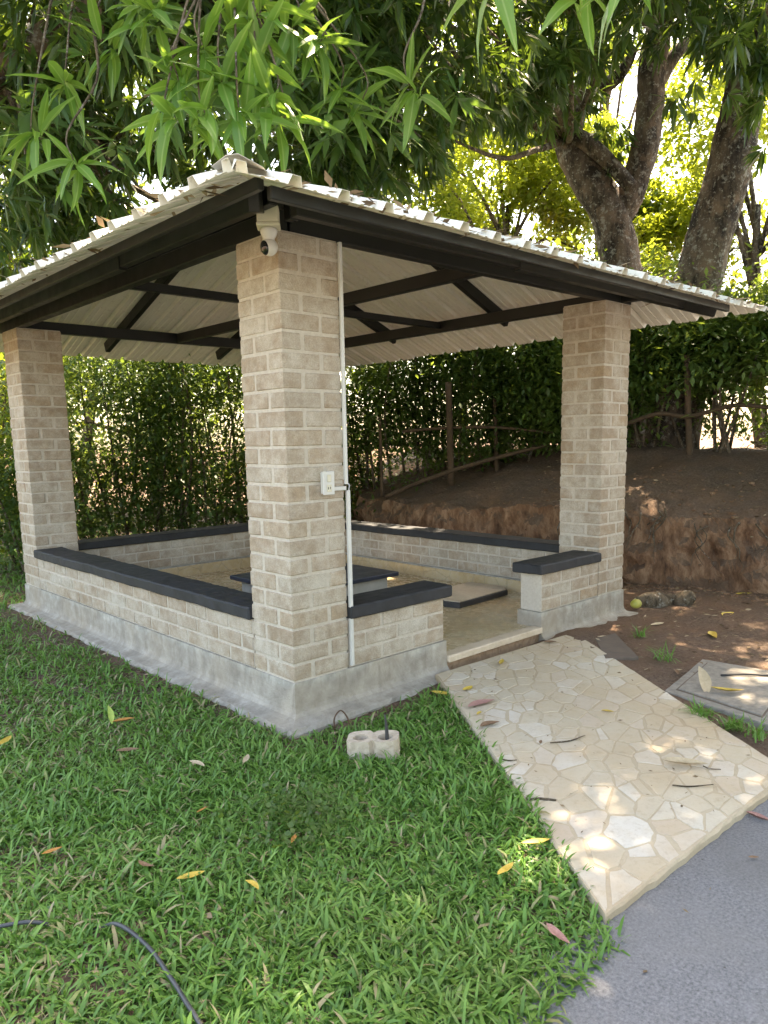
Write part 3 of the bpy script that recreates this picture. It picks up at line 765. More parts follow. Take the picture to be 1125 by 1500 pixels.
for n, xr, yr, ln, wd, sd_ in ((60000, (-2.6, 1.1), (-2.3, .8), (.04, .095), (.006, .015), 1), (105000, (-2.6, 1.1), (-2.3, .8), (.02, .065), (.0025, .007), 5), (150000, (-4.5, .2), (.8, 6.5), (.045, .105), (.007, .013), 2), (30000, (-8, 1.5), (4.5, 9.5), (.05, .12), (.012, .02), 3), (30000, (-5, -2.4), (-2.3, .8), (.04, .1), (.006, .011), 4)):
    V, t_, a = blades(n, xr, yr, dens if sd_ != 3 else (lambda x, y: np.full_like(x, .8)), ln, wd, sd_); vs.append(V); fs.append(t_+o_); vr.append(a); o_ += len(V)
gr = obj('grass', mesh('grass', np.vstack(vs), np.vstack(fs), M['grass'], False, np.concatenate(vr)), kind='stuff')
gr['label'] = 'short broad-bladed green lawn grass'; gr['category'] = 'grass'

# ------------------------------------------------------------------ leaves: masses and single leaves
def leaf_mass(P, D, L, Wd, var, droop=.2, seed=0):
    g = np.random.default_rng(seed); n = len(P)
    D = D/np.linalg.norm(D, axis=1)[:, None]
    ref = np.array([0, 0, 1.])+g.normal(0, .45, (n, 3)); sd = np.cross(D, ref); sd /= np.linalg.norm(sd, axis=1)[:, None]+1e-9
    nr = np.cross(sd, D)
    L = L[:, None]; Wd = Wd[:, None]; dz = np.array([0, 0, -1.])
    mid = P+D*L*.45+dz*L*droop*.2
    tip = P+D*L*.97+dz*L*droop
    mc = mid-nr*Wd*.14
    V = np.stack([P, mid-sd*Wd*.5, mc, mid+sd*Wd*.5, tip], 1).reshape(-1, 3); b = np.arange(n)*5
    tri = np.concatenate([np.stack([b+i, b+j, b+k], 1) for i, j, k in ((0, 2, 1), (0, 3, 2), (1, 2, 4), (2, 3, 4))])
    return V, tri, np.repeat(var, 5)
def rosettes(C_, A_, n_leaf, Lr, seed, wr=.22):
    g = np.random.default_rng(seed); m = len(C_); n = m*n_leaf
    C2 = np.repeat(C_, n_leaf, 0); A2 = np.repeat(A_/np.linalg.norm(A_, axis=1)[:, None], n_leaf, 0)
    ph = g.uniform(0, 2*np.pi, n); th = g.uniform(.5, 1.7, n)
    ref = np.array([.3, .5, .81])+0*A2; u = np.cross(A2, ref); u /= np.linalg.norm(u, axis=1)[:, None]+1e-9; v = np.cross(A2, u)
    D = A2*np.cos(th)[:, None]+(u*np.cos(ph)[:, None]+v*np.sin(ph)[:, None])*np.sin(th)[:, None]+np.array([0, 0, -.45])
    L = g.uniform(*Lr, n); P = C2-A2*g.uniform(0, .10, n)[:, None]
    base = np.repeat(np.clip(g.normal(.42, .2, m), 0, 1), n_leaf); var = np.clip(base+g.normal(0, .13, n), 0, 1)
    return P, D, L, L*g.uniform(wr*.85, wr*1.15, n), var
def blob_pts(n, c, r, g, shell=.55, gap=.0, gs=1.):
    """random points in an ellipsoid, thinned by noise so that holes open"""
    out = []; c = np.array(c); r = np.array(r)
    while sum(map(len, out)) < n:
        q = g.normal(0, 1, (n*2, 3)); q /= np.linalg.norm(q, axis=1)[:, None]; q *= (g.random(n*2)**(1/3*(1-shell)+.12))[:, None]
        p = c+q*r
        if gap: p = p[fbm(p*gs+200, 3) > -.35+gap]
        out.append(p)
    p = np.vstack(out)[:n]; return p, (p-c)/r
def mango_crown(name, blobs, m, parent, seed, n_leaf=11, Lr=(.16, .30), gap=.22):
    g = np.random.default_rng(seed); Cs, As = [], []
    for c, r, n in blobs:
        p, a = blob_pts(n, c, r, g, .6, gap, .9); Cs.append(p); As.append(a+np.array([0, 0, .35])+g.normal(0, .35, p.shape))
    Cs = np.vstack(Cs); As = np.vstack(As)
    P, D, L, Wd, var = rosettes(Cs, As, n_leaf, Lr, seed)
    V, t_, a = leaf_mass(P, D, L, Wd, var, .25, seed)
    return obj(name, mesh(name, V, t_, m, False, a), parent), Cs
def small_crown(name, pts, m, parent, seed, Lr=(.05, .09), wr=.5, down=-.2, varc=.5):
    g = np.random.default_rng(seed); n = len(pts); D = g.normal(0, 1, (n, 3)); D[:, 2] = D[:, 2]*.6+down
    L = g.uniform(*Lr, n); cl = vnoise(pts*1.3+100)
    V, t_, a = leaf_mass(pts, D, L, L*wr*g.uniform(.8, 1.2, n), np.clip(varc+(cl-.5)*1.1+g.normal(0, .18, n), 0, 1), .15, seed)
    return obj(name, mesh(name, V, t_, m, False, a), parent)
def limbs(starts, Cs, g, n, r0, m, name, parent, sag=.0):
    lst = []
    for k in range(n):
        e = Cs[g.integers(len(Cs))]; s_ = starts[np.argmin([np.linalg.norm(np.array(q)-e) for q in starts])]; s_ = np.array(s_)
        md1 = s_+(e-s_)*.35+g.normal(0, .18, 3); md2 = s_+(e-s_)*.7+g.normal(0, .2, 3)
        lst.append(tube([s_, md1, md2, e], [r0, r0*.7, r0*.45, r0*.15], 6, 4, .1, k))
    return obj(name, tube_mesh(name, lst, m), parent)

# --- forked mango tree behind the right end of the roof
g = np.random.default_rng(21)
D1 = 12.2
def tr(pts, d): return [at_d(u, v, d+dd) for u, v, dd in pts]
t1 = thing('mango_tree', 'forked thick-trunked mango tree rising behind the right side of the roof', 'tree', tuple(at_d(925, 600, D1)))
b1 = at_d(925, 640, D1); b1[2] = float(ground_z(b1[0], b1[1]))-.1
trunk = tube([b1]+tr([(918, 470, 0), (909, 390, 0), (893, 315, 0), (855, 250, 0), (832, 205, .1), (842, 160, .1), (866, 110, 0), (858, 30, -.2), (850, -90, -.4)], D1), [.40, .31, .28, .28, .24, .21, .19, .20, .18, .15], 26, 14, .17, 1)
fork = tube(tr([(897, 335, 0), (922, 290, 0), (945, 215, 0), (952, 150, 0), (955, 95, -.1), (968, 25, -.2), (985, -80, -.4)], D1), [.17, .19, .20, .195, .185, .17, .13], 24, 14, .17, 2)
arm = tube(tr([(925, 275, -.18), (890, 235, -.22), (858, 208, -.2), (835, 195, -.05)], D1), [.10, .11, .12, .10], 12, 6, .12, 3)
arm2 = tube(tr([(957, 130, -.05), (985, 85, .1), (1010, 60, .3), (1060, 30, .6)], D1), [.13, .10, .08, .05], 10, 6, .12, 4)
arm3 = tube(tr([(862, 135, 0), (895, 120, -.1), (915, 100, -.2), (930, 70, -.3)], D1), [.12, .10, .08, .05], 10, 6, .12, 5)
obj('trunk', tube_mesh('trunk', [trunk, fork, arm, arm2, arm3], M['bark']), t1)
bl = [(at_d(625, 40, 8.0), (1.2, 1.2, .9), 170), (at_d(715, 75, 9.3), (1.0, 1.0, .8), 150), (at_d(790, 60, 11.), (1.1, 1.1, 1.2), 120), (at_d(770, 135, 12.8), (.8, .8, .5), 60), (at_d(590, 150, 8.6), (.8, .8, .7), 100),
      (at_d(940, 10, 13.8), (2.0, 2.0, .7), 110), (at_d(1130, 10, 9.6), (.8, .8, .6), 60), (at_d(740, -140, 8), (3, 3, 1.1), 380), (at_d(1000, -260, 9.5), (3, 3, 1.2), 360), (at_d(890, 205, 12.0), (.35, .35, .35), 14)]
cr1, C1 = mango_crown('crown', bl, M['leaf_dark'], t1, 31, 12)
limbs([at_d(832, 205, D1), at_d(860, 40, D1-.2), at_d(968, 25, D1-.2)], C1, g, 34, .06, M['twig'], 'limb', t1)
# --- leaning mango tree at the right edge
t2 = thing('mango_tree', 'leaning mango tree with straight brown trunk at the right edge', 'tree', tuple(at_d(1000, 600, 11.2)))
b2 = at_d(985, 620, 11.2); b2[2] = float(ground_z(b2[0], b2[1]))-.1
tk = tube([b2]+tr([(1005, 480, 0), (1028, 392, 0), (1047, 320, 0), (1068, 245, 0), (1084, 170, 0), (1099, 100, 0), (1120, 20, 0), (1145, -100, 0)], 11.2), [.38, .33, .31, .29, .27, .255, .245, .23, .2], 26, 14, .15, 6)
obj('trunk', tube_mesh('trunk', [tk, tube(tr([(1100, 95, 0), (1075, 85, -.15), (1050, 80, -.25), (1020, 70, -.4)], 11.2), [.09, .07, .06, .04], 10, 5, .1, 9)], M['bark']), t2)
bl = [(at_d(1130, -110, 10), (2.2, 2.2, 1.0), 150), (at_d(1190, 120, 10.5), (.7, .7, 1.0), 60), (at_d(1300, -150, 9), (3, 3, 1.8), 130), (at_d(1050, 20, 12.2), (.9, .9, .4), 40)]
cr2, C2 = mango_crown('crown', bl, M['leaf_dark'], t2, 33, 12)
limbs([at_d(1120, 20, 11.2)], C2, g, 12, .06, M['twig'], 'limb', t2)
# --- big mango tree at the left, its canopy hangs over roof and lawn
t3 = thing('mango_tree', 'big dark mango tree on the left whose leafy branches hang over the roof', 'tree', (-1.6, 8.2, GZ))
tk = tube([(-1.6, 8.2, -.4), (-1.5, 8.0, 1.2), (-1.2, 7.4, 2.6), (-.6, 6.2, 3.9), (.3, 4.6, 4.7), (1.0, 3.2, 5.2), (1.2, 1.0, 5.6)], [.42, .35, .30, .24, .18, .12, .05], 18, 8, .1, 11)
tk2 = tube([(-1.3, 7.6, 2.3), (-2.2, 6.2, 3.8), (-2.6, 4.2, 4.8), (-2.6, 1.8, 5.4), (-2.3, -.6, 5.6)], [.24, .2, .15, .1, .04], 14, 8, .1, 12)
tk3 = tube([(-1.2, 7.4, 2.6), (-.2, 7.2, 4.2), (1.5, 6.6, 5.6), (3.2, 5.8, 6.4)], [.22, .18, .13, .05], 14, 8, .1, 13)
obj('trunk', tube_mesh('trunk', [tk, tk2, tk3], M['bark']), t3)
bl = [(at_d(60, 60, 8.5), (1.3, 1.3, 1.0), 110), (at_d(100, 230, 8.8), (1.2, 1.2, .9), 130), (at_d(30, 330, 9.5), (.9, .9, .8), 80), (at_d(230, 250, 9.0), (1.2, 1.2, .8), 130), (at_d(330, 120, 8.2), (1.3, 1.3, 1.1), 190), (at_d(470, 110, 7.6), (1.2, 1.2, 1.0), 190),
      (at_d(530, 200, 7.8), (.9, .9, .6), 110), (at_d(200, 60, 7.8), (1.3, 1.3, 1.0), 150), (at_d(-120, 120, 8), (1.5, 1.5, 1.6), 150), (at_d(420, -60, 7), (1.9, 1.9, .9), 220), (at_d(120, 330, 10.5), (1.2, 1.2, .7), 90), (at_d(440, 235, 9.0), (1.0, 1.0, .6), 120),
      ((.9, 1.2, 6.2), (2.5, 3.0, 1.1), 430), ((-1.5, 2.6, 6.4), (1.5, 2.4, 1.0), 220), ((1.5, 4.4, 7.2), (3.4, 2.6, 1.3), 480)]
cr3, C3 = mango_crown('crown', bl, M['leaf_dark'], t3, 37, 12)
limbs([(-.6, 6.2, 3.9), (.3, 4.6, 4.7), (1.0, 3.2, 5.2), (-2.6, 4.2, 4.8), (-2.6, 1.8, 5.4), (1.5, 6.6, 5.6)], C3, g, 60, .05, M['twig'], 'limb', t3)
# canopy over gazebo, plus unseen foliage added over driveway and behind camera for shade
bl = [((4.4, 2.2, 7.2), (2.8, 2.8, 1.1), 380), ((3.4, -1.0, 6.4), (2.2, 2.2, 1.0), 400), ((2.8, -3.6, 5.6), (2.6, 1.9, .9), 560), ((3.7, -2.1, 5.5), (1.7, 1.1, .6), 380), ((2.9, -1.75, 5.1), (1.5, .75, .4), 420), ((5.6, -3.4, 5.2), (2.2, 2.0, 1.2), 260), ((.6, -5.0, 6.0), (2.6, 1.8, .9), 330), ((5.5, -8.0, 3.2), (4.5, 2.2, 3.4), 1300), ((.5, -10.5, 4.0), (4.5, 2.2, 3.6), 1200), ((3.5, -6.5, 6.6), (4.5, 2.4, 1.2), 900), ((6.6, 3.4, 8.6), (3.0, 3.0, 1.4), 320), ((4.4, 6.6, 8.8), (3.0, 2.6, 1.4), 320)]
mango_crown('canopy_with_added_shade', bl, M['leaf_dark'], t1, 39, 12, (.18, .34))

# --- young, bright mango shoots hanging just behind the roof corner: every leaf a piece of its own
def leaf_variant(k):
    r = random.Random(k); n = 7; V = []; f = []
    bend = r.uniform(.12, .50); wv = r.uniform(.10, .125); side = r.uniform(-.06, .06)
    for i in range(n+1):
        t_ = i/n; wd = wv*(math.sin(math.pi*min(1, t_**.85*1.0)))**.8*(1-.25*t_) if 0 < i < n else 0.002
        z = -bend*t_*t_; x = side*t_*t_; rip = .010*math.sin(t_*16+k)
        V += [(x-wd, t_, z+wd*.35+rip), (x, t_, z), (x+wd, t_, z+wd*.35-rip)]
    for i in range(n):
        for j in range(2): f.append((i*3+j, i*3+j+1, i*3+4+j, i*3+3+j))
    return mesh('leaf', V, f, M['leaf_young'], True)
LV = [leaf_variant(k) for k in range(7)]
def place_leaf(base, d, L, parent, me=None, roll=0.):
    d = Vector(d).normalized(); x = d.cross(Vector((0, 0, 1)))
    x = x.normalized() if x.length > 1e-4 else Vector((1, 0, 0)); z = x.cross(d)
    Mx = Matrix((x, d, z)).transposed().to_4x4() @ Matrix.Rotation(roll, 4, 'Y') @ Matrix.Scale(L, 4)
    Mx.translation = Vector(base); o = obj('leaf', me or random.choice(LV), parent); o.matrix_local = Mx
    return o
shoots = [(300, 75, 5.0, 13), (345, 35, 5.1, 12), (262, 120, 5.0, 12), (325, 120, 4.9, 13), (378, 95, 5.0, 12), (240, 165, 4.9, 10), (300, 165, 4.8, 12), (350, 165, 4.8, 12), (405, 140, 4.9, 12), (225, 20, 5.4, 10), (430, 40, 5.3, 11), (470, 60, 5.4, 10),
          (108, 235, 5.6, 12), (95, 120, 6.0, 10), (600, 125, 5.2, 13), (500, 130, 5.6, 10), (205, 10, 5.5, 9), (385, 10, 5.0, 11), (530, 150, 5.8, 9), (725, -35, 4.2, 8), (905, -40, 4.3, 9), (865, -25, 4.6, 7), (45, 190, 6.0, 9), (150, 60, 6.0, 10), (415, 180, 5.0, 9)]
hub = np.array(at_d(330, -140, 5.6)); sp = []
br = None
stems = []
for u, v, d, n in shoots:
    c = at_d(u, v, d); h2 = hub if 150 < u < 560 else (at_d(u+30, v-190, d+.6)); up_ = c+np.array([random.uniform(-.06, .06), random.uniform(-.06, .06), .18])
    m1 = (h2+c)/2+np.array([0, 0, .12])+rng.normal(0, .05, 3)
    stems.append(tube([h2, m1, up_, c], [.012, .009, .006, .004], 6, 4, .05, 3)); sp.append((c, c-m1, n, d))
stems.append(tube([(1.0, 3.2, 5.2), (.9, 2.2, 4.9), hub+np.array([.1, .2, .2]), hub], [.06, .04, .025, .012], 8, 5, .1, 2))
stems, main_ = stems[:-1], stems[-1]
obj('bough', tube_mesh('bough', [main_], M['twig']), t3)
br = obj('branch', tube_mesh('branch', stems, M['twig']), t3); br['kind'] = 'stuff'; br['label'] = 'twigs with bright young leaves hanging above the roof corner'
nl = 0
for c, ax, n, d in sp:
    ax = ax/np.linalg.norm(ax); tc = (CAM-c)/np.linalg.norm(CAM-c); ax = ax*np.array([.35, .35, .1])+tc*random.uniform(.1, .55)+np.array([random.uniform(-.3, .3), random.uniform(-.3, .3), .25]); ax /= np.linalg.norm(ax)+1e-9
    for k in range(n):
        if nl >= 290: break
        ph = k*2.4+random.uniform(-.4, .4); th = random.uniform(.55, 1.65)
        u_ = np.cross(ax, [0, 0, 1.]); u_ /= np.linalg.norm(u_); v_ = np.cross(ax, u_)
        dd = ax*math.cos(th)+(u_*math.cos(ph)+v_*math.sin(ph))*math.sin(th)+np.array([0, 0, -.30])
        place_leaf(c+ax*random.uniform(-.14, .03), dd, random.uniform(.24, .40), br, None, random.uniform(-.7, .7)); nl += 1

g = np.random.default_rng(91); cs = []
for u, v, d, n in shoots:
    if u < 700:
        for k in range(3): cs.append(at_d(u+g.normal(0, 34), v-8+g.normal(0, 30), d+g.uniform(.35, 1.3)))
cs = np.array(cs); P, D, L, Wd, var = rosettes(cs, np.tile([[0, 0, .5]], (len(cs), 1))+g.normal(0, .5, cs.shape), 11, (.2, .34), 92)
V, t_, a = leaf_mass(P, D, L, Wd, var, .22, 93)
o = obj('young_leaves', mesh('young_leaves', V, t_, leafm('mango_leaf_half_grown', [(.028, .07, .020), (.045, .115, .028), (.07, .165, .038), (.10, .20, .045)], .3, .33, (.22, .36, .04)), False, a), t3, kind='stuff')
# dry bits caught on the roof along the front eaves
n = 700; q = g.random(n)**2.2; e_ = g.random(n)
x = np.where(e_ < .6, g.uniform(X0+.3, X1-.3, n), X0+.02+q*.9); y = np.where(e_ < .6, Y0+.02+q*.9, g.uniform(Y0+.3, Y1-.3, n))
z = np.array([roof_z(a_, b_) for a_, b_ in zip(x, y)])+.008+.03*g.random(n); az = g.uniform(0, 6.28, n)
V, t_, a = leaf_mass(np.stack([x, y, z], 1), np.stack([np.cos(az), np.sin(az), g.normal(.1, .2, n)], 1), g.uniform(.04, .13, n), g.uniform(.012, .035, n), g.random(n), .05, 95)
roof_litter = (V, t_, a)

# ------------------------------------------------------------------ hedge behind the gazebo: single shrubs with stems
def shrub(name, label, cpts, hgt, rad, nleaf, seed, m, Lr=(.06, .11), lift=.25, nstem=7, group='shrubs along the back fence'):
    g = np.random.default_rng(seed); P0 = np.array(cpts, float); base = P0.mean(0)
    gz = float(ground_z(base[0], base[1])); t_ = thing(name, label, 'shrub', (base[0], base[1], gz), group)
    pts = []; st = []
    # leaf sprays around upright stems
    per = nleaf//(len(P0)*nstem)
    for q in P0:
        for k in range(nstem):
            bx, by = q[0]+g.normal(0, rad*.55), q[1]+g.normal(0, rad*.55); z0 = float(ground_z(bx, by)); hh = hgt*g.uniform(.75, 1.1)
            top = np.array([bx+g.normal(0, .3), by+g.normal(0, .3), z0+hh]); b_ = np.array([bx, by, z0-.05]); mid = (b_+top)/2+g.normal(0, .1, 3)
            st.append(tube([b_, mid, top], [.022, .015, .006], 6, 4, .15, k))
            u = g.random(per)**.8; a = b_*(1-u)[:, None]**2+2*mid*((1-u)*u)[:, None]+top*(u*u)[:, None]
            sprd = rad*(.30+.35*np.sin(np.pi*np.clip(u, 0, 1)))
            off = g.normal(0, 1, (per, 3))*sprd[:, None]; off[:, 2] *= .5
            p = a+off; p = p[p[:, 2] > z0+lift*g.random(len(p))*2]; keep = fbm(p*1.25+300, 4) > -.12; pts.append(p[keep])
    pts = np.vstack(pts)
    small_crown('foliage', pts, m, t_, seed+5, Lr, .48, -.25)
    obj('stems', tube_mesh('stems', st, M['twig']), t_)
    return t_
HB, HD = M['leaf_bright'], M['leaf_hedge']
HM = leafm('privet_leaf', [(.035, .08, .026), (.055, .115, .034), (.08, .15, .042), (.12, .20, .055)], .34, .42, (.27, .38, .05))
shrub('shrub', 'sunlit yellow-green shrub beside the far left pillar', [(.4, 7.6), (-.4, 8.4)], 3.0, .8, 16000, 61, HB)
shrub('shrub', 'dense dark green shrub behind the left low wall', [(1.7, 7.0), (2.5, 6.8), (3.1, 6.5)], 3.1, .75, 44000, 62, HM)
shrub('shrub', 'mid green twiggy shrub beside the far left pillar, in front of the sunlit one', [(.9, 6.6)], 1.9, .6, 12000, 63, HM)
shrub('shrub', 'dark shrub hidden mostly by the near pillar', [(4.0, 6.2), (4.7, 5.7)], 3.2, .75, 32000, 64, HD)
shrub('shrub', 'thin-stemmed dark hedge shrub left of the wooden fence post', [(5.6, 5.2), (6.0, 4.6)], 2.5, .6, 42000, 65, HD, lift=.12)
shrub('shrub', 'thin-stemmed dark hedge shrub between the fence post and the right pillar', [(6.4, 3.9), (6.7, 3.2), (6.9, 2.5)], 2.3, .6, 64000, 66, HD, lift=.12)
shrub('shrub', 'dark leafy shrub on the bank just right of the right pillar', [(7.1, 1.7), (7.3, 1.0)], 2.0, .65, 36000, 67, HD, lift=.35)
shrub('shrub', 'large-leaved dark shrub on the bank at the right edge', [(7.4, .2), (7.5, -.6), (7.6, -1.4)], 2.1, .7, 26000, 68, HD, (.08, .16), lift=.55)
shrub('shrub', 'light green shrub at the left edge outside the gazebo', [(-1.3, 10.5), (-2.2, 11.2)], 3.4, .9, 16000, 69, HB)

# ------------------------------------------------------------------ trees farther back
def back_tree(label, u, v, d, r, n, seed, m=None, vb=640, tr_=.14, gap=.28, Lr=(.10, .20)):
    g = np.random.default_rng(seed); c = at_d(u, v, d); b = at_d(u+g.uniform(-20, 20), vb, d); b[2] = float(ground_z(b[0], b[1]))-.1
    t_ = thing('broadleaf_tree', label, 'tree', tuple(b), 'sunlit trees behind the garden')
    pts = []
    for k in range(9):
        cc = c+g.normal(0, .5, 3)*np.array(r); p, a = blob_pts(n//9, cc, np.array(r)*g.uniform(.35, .6), g, .5, gap, .8); pts.append(p)
    pts = np.vstack(pts)
    small_crown('crown', pts, m or M['leaf_bright'], t_, seed+3, Lr, .5, -.3, .5)
    lst = [tube([b, (b+c)/2+g.normal(0, .2, 3), c], [tr_, tr_*.8, tr_*.4], 10, 6, .1, seed)]
    for k in range(12):
        e = pts[g.integers(len(pts))]; lst.append(tube([(b+c)/2+(c-b)*g.uniform(0, .4), (c+e)/2+g.normal(0, .15, 3), e], [tr_*.35, tr_*.22, .01], 6, 4, .1, k))
    obj('trunk', tube_mesh('trunk', lst, M['bark']), t_)
    return t_
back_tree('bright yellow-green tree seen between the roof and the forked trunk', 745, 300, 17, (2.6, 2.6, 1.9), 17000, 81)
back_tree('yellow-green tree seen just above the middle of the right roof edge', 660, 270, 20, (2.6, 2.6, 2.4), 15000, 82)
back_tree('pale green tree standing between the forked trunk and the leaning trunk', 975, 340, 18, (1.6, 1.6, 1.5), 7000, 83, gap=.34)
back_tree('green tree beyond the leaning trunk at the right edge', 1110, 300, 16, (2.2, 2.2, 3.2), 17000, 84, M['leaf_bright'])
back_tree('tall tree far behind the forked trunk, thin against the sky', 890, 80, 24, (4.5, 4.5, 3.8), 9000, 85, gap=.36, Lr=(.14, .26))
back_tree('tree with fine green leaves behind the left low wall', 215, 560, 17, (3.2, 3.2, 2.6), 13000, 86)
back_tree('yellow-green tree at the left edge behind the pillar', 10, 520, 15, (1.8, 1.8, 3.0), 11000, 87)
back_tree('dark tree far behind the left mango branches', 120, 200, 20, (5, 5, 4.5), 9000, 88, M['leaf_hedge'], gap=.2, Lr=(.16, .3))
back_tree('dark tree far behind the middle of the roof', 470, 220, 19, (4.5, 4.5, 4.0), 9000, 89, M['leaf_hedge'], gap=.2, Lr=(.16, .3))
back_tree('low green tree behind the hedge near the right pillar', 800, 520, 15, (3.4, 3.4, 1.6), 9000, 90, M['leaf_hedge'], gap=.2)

# ------------------------------------------------------------------ roots and clods on the cut bank
g = np.random.default_rng(55); lst = []
for k in range(34):
    y = g.uniform(-2.2, 1.4); x0 = float(xe(y))+g.uniform(.10, .22); zt_ = float(ground_z(x0+.25, y)); n = 5; p0 = np.array([x0, y, zt_-g.uniform(0, .12)]); pts = [p0]
    for j in range(n): pts.append(pts[-1]+np.array([-.03+g.normal(0, .012), g.normal(0, .045), -g.uniform(.05, .12)]))
    lst.append(tube(pts, np.linspace(g.uniform(.004, .011), .0015, n+1), 5, 3, .2, k))
rt = obj('bank_roots', tube_mesh('bank_roots', lst, M['twig']), kind='stuff'); rt['label'] = 'thin roots hanging out of the cut bank'; rt['category'] = 'roots'
V = []; f = []
ico = [(0, 0, 1), (.89, 0, .45), (.28, .85, .45), (-.72, .53, .45), (-.72, -.53, .45), (.28, -.85, .45), (.72, .53, -.45), (-.28, .85, -.45), (-.89, 0, -.45), (-.28, -.85, -.45), (.72, -.53, -.45), (0, 0, -1)]
icf = [(0, 1, 2), (0, 2, 3), (0, 3, 4), (0, 4, 5), (0, 5, 1), (1, 6, 2), (2, 7, 3), (3, 8, 4), (4, 9, 5), (5, 10, 1), (2, 6, 7), (3, 7, 8), (4, 8, 9), (5, 9, 10), (1, 10, 6), (6, 11, 7), (7, 11, 8), (8, 11, 9), (9, 11, 10), (10, 11, 6)]
for k in range(900):
    y = g.uniform(-2.6, 2.4); x = float(xe(y))+(g.normal(-.10, .16) if k < 620 else g.uniform(.2, 1.6)); r = g.uniform(.006, .022)*(1.8 if g.random() < .1 else 1); z = float(ground_z(x, y))+r*.2; o = len(V)
    if x < 3.75: continue
    for q in ico: V.append((x+q[0]*r*g.uniform(.7, 1.3), y+q[1]*r*g.uniform(.7, 1.3), z+q[2]*r*g.uniform(.5, .9)))
    f += [tuple(o+i for i in q) for q in icf]
cl_ = obj('soil_clods', mesh('soil_clods', V, f, M['soil']), kind='stuff'); cl_['label'] = 'crumbled clods of soil along the cut bank'; cl_['category'] = 'soil'

# ------------------------------------------------------------------ fence
fz = thing('wooden_fence', 'rough brown pole fence in front of the hedge behind the gazebo', 'fence', tuple(at_d(660, 700, 9.9)))
def pole(name, pts, r): obj(name, tube_mesh(name, [tube(pts, r, 8, 5, .12, len(name))], M['wood']), fz)
for u, vt, vb, d, r in ((661, 560, 705, 10.0, .045), (560, 610, 722, 10.2, .022), (728, 580, 690, 10.4, .028), (1010, 520, 672, 9.9, .035)):
    pole('post', [at_d(u, vb+6, d), at_d(u-2, (vt+vb)/2, d), at_d(u-4, vt, d)], [r*1.1, r, r*.95])
for pts, r in (([(590, 632, 10.2), (650, 627, 10.05), (725, 626, 10.1), (810, 634, 10.3)], .02), ([(565, 728, 10), (620, 704, 9.95), (700, 678, 10), (800, 652, 10.2)], .03), ([(915, 622, 10), (965, 606, 9.9), (1010, 610, 9.85), (1075, 594, 9.7), (1135, 598, 9.6)], .026)):
    pole('rail', [at_d(*q) for q in pts], [r*1.1]+[r]*(len(pts)-2)+[r*.8])

# ------------------------------------------------------------------ small things lying about
def lawn(u, v, dz=.05):
    p = at_z(u, v, GZ+dz); return p
# hollow block with a spike in it
bz = GZ-.005
def holed_block():
    bm = bmesh.new(); Lx, Ly, Hh = .255, .13, .105
    # top face with two round holes: ring strips
    out = []
    n = 16; V = []; f = []
    for hx in (-.062, .062):
        o = len(V)
        for k in range(n):
            a = 2*math.pi*(k+.5)/n; ca, sa = math.cos(a), math.sin(a)
            s_ = min(.0635/max(abs(ca), 1e-6), Ly/2/max(abs(sa), 1e-6))
            V.append((hx+ca*s_, sa*s_, Hh)); V.append((hx+ca*.038, sa*.036, Hh-.004)); V.append((hx+ca*.034, sa*.032, .03)); V.append((hx+ca*s_*1.03, sa*s_*1.04, 0.))
        for k in range(n):
            j = (k+1) % n
            f += [(o+4*k, o+4*k+1, o+4*j+1, o+4*j), (o+4*k+1, o+4*k+2, o+4*j+2, o+4*j+1), (o+4*k+3, o+4*k, o+4*j, o+4*j+3)]
        f.append(tuple(o+4*k+2 for k in range(n)))
    V = np.array(V); V += .006*np.stack([fbm(V*18+10+7*k, 3) for k in range(3)], 1)
    return mesh('hollow_block', V, f, M['block'])
hb = obj('hollow_block', holed_block(), None, (.035, -.60, bz)); hb.rotation_euler = (.04, -.06, math.radians(-50))
tag(hb, 'weathered tan block with two round holes on the grass', 'block')
p = np.array([.065, -.66, bz+.04])
tag(obj('iron_spike', tube_mesh('iron_spike', [tube([p, p+np.array([-.001, .0, .10]), p+np.array([-.008, .004, .185])], [.011, .009, .003], 8, 5, .1, 1)], M['iron'])), 'dark pointed iron spike standing in the hollow block', 'spike')
p = at_z(500, 1068, GZ)
tag(obj('iron_loop', tube_mesh('iron_loop', [tube([p+RT*-.035+np.array([0, 0, -.02]), p+RT*-.036+np.array([0, 0, .06]), p+np.array([0, 0, .105]), p+RT*.038+np.array([0, 0, .055]), p+RT*.036+np.array([0, 0, -.02])], [.0045]*5, 6, 6)], M['rust'])), 'bent rusty iron loop sticking up by the near plinth corner', 'iron loop')
# hose
hp = [(-2.05, -.62, GZ+.02)]+[tuple(lawn(u, v, .045 if abs(u-115) > 45 else .004)) for u, v in ((0, 1357), (55, 1351), (90, 1362), (140, 1362), (172, 1354), (215, 1385), (250, 1432), (275, 1472), (293, 1500))]+[(-1.53, -1.9, GZ+.03)]
tag(obj('garden_hose', tube_mesh('garden_hose', [tube(hp, [.0068]*len(hp), 10, 8)], M['hose'])), 'grey-black garden hose curving through the grass at the lower left', 'hose')
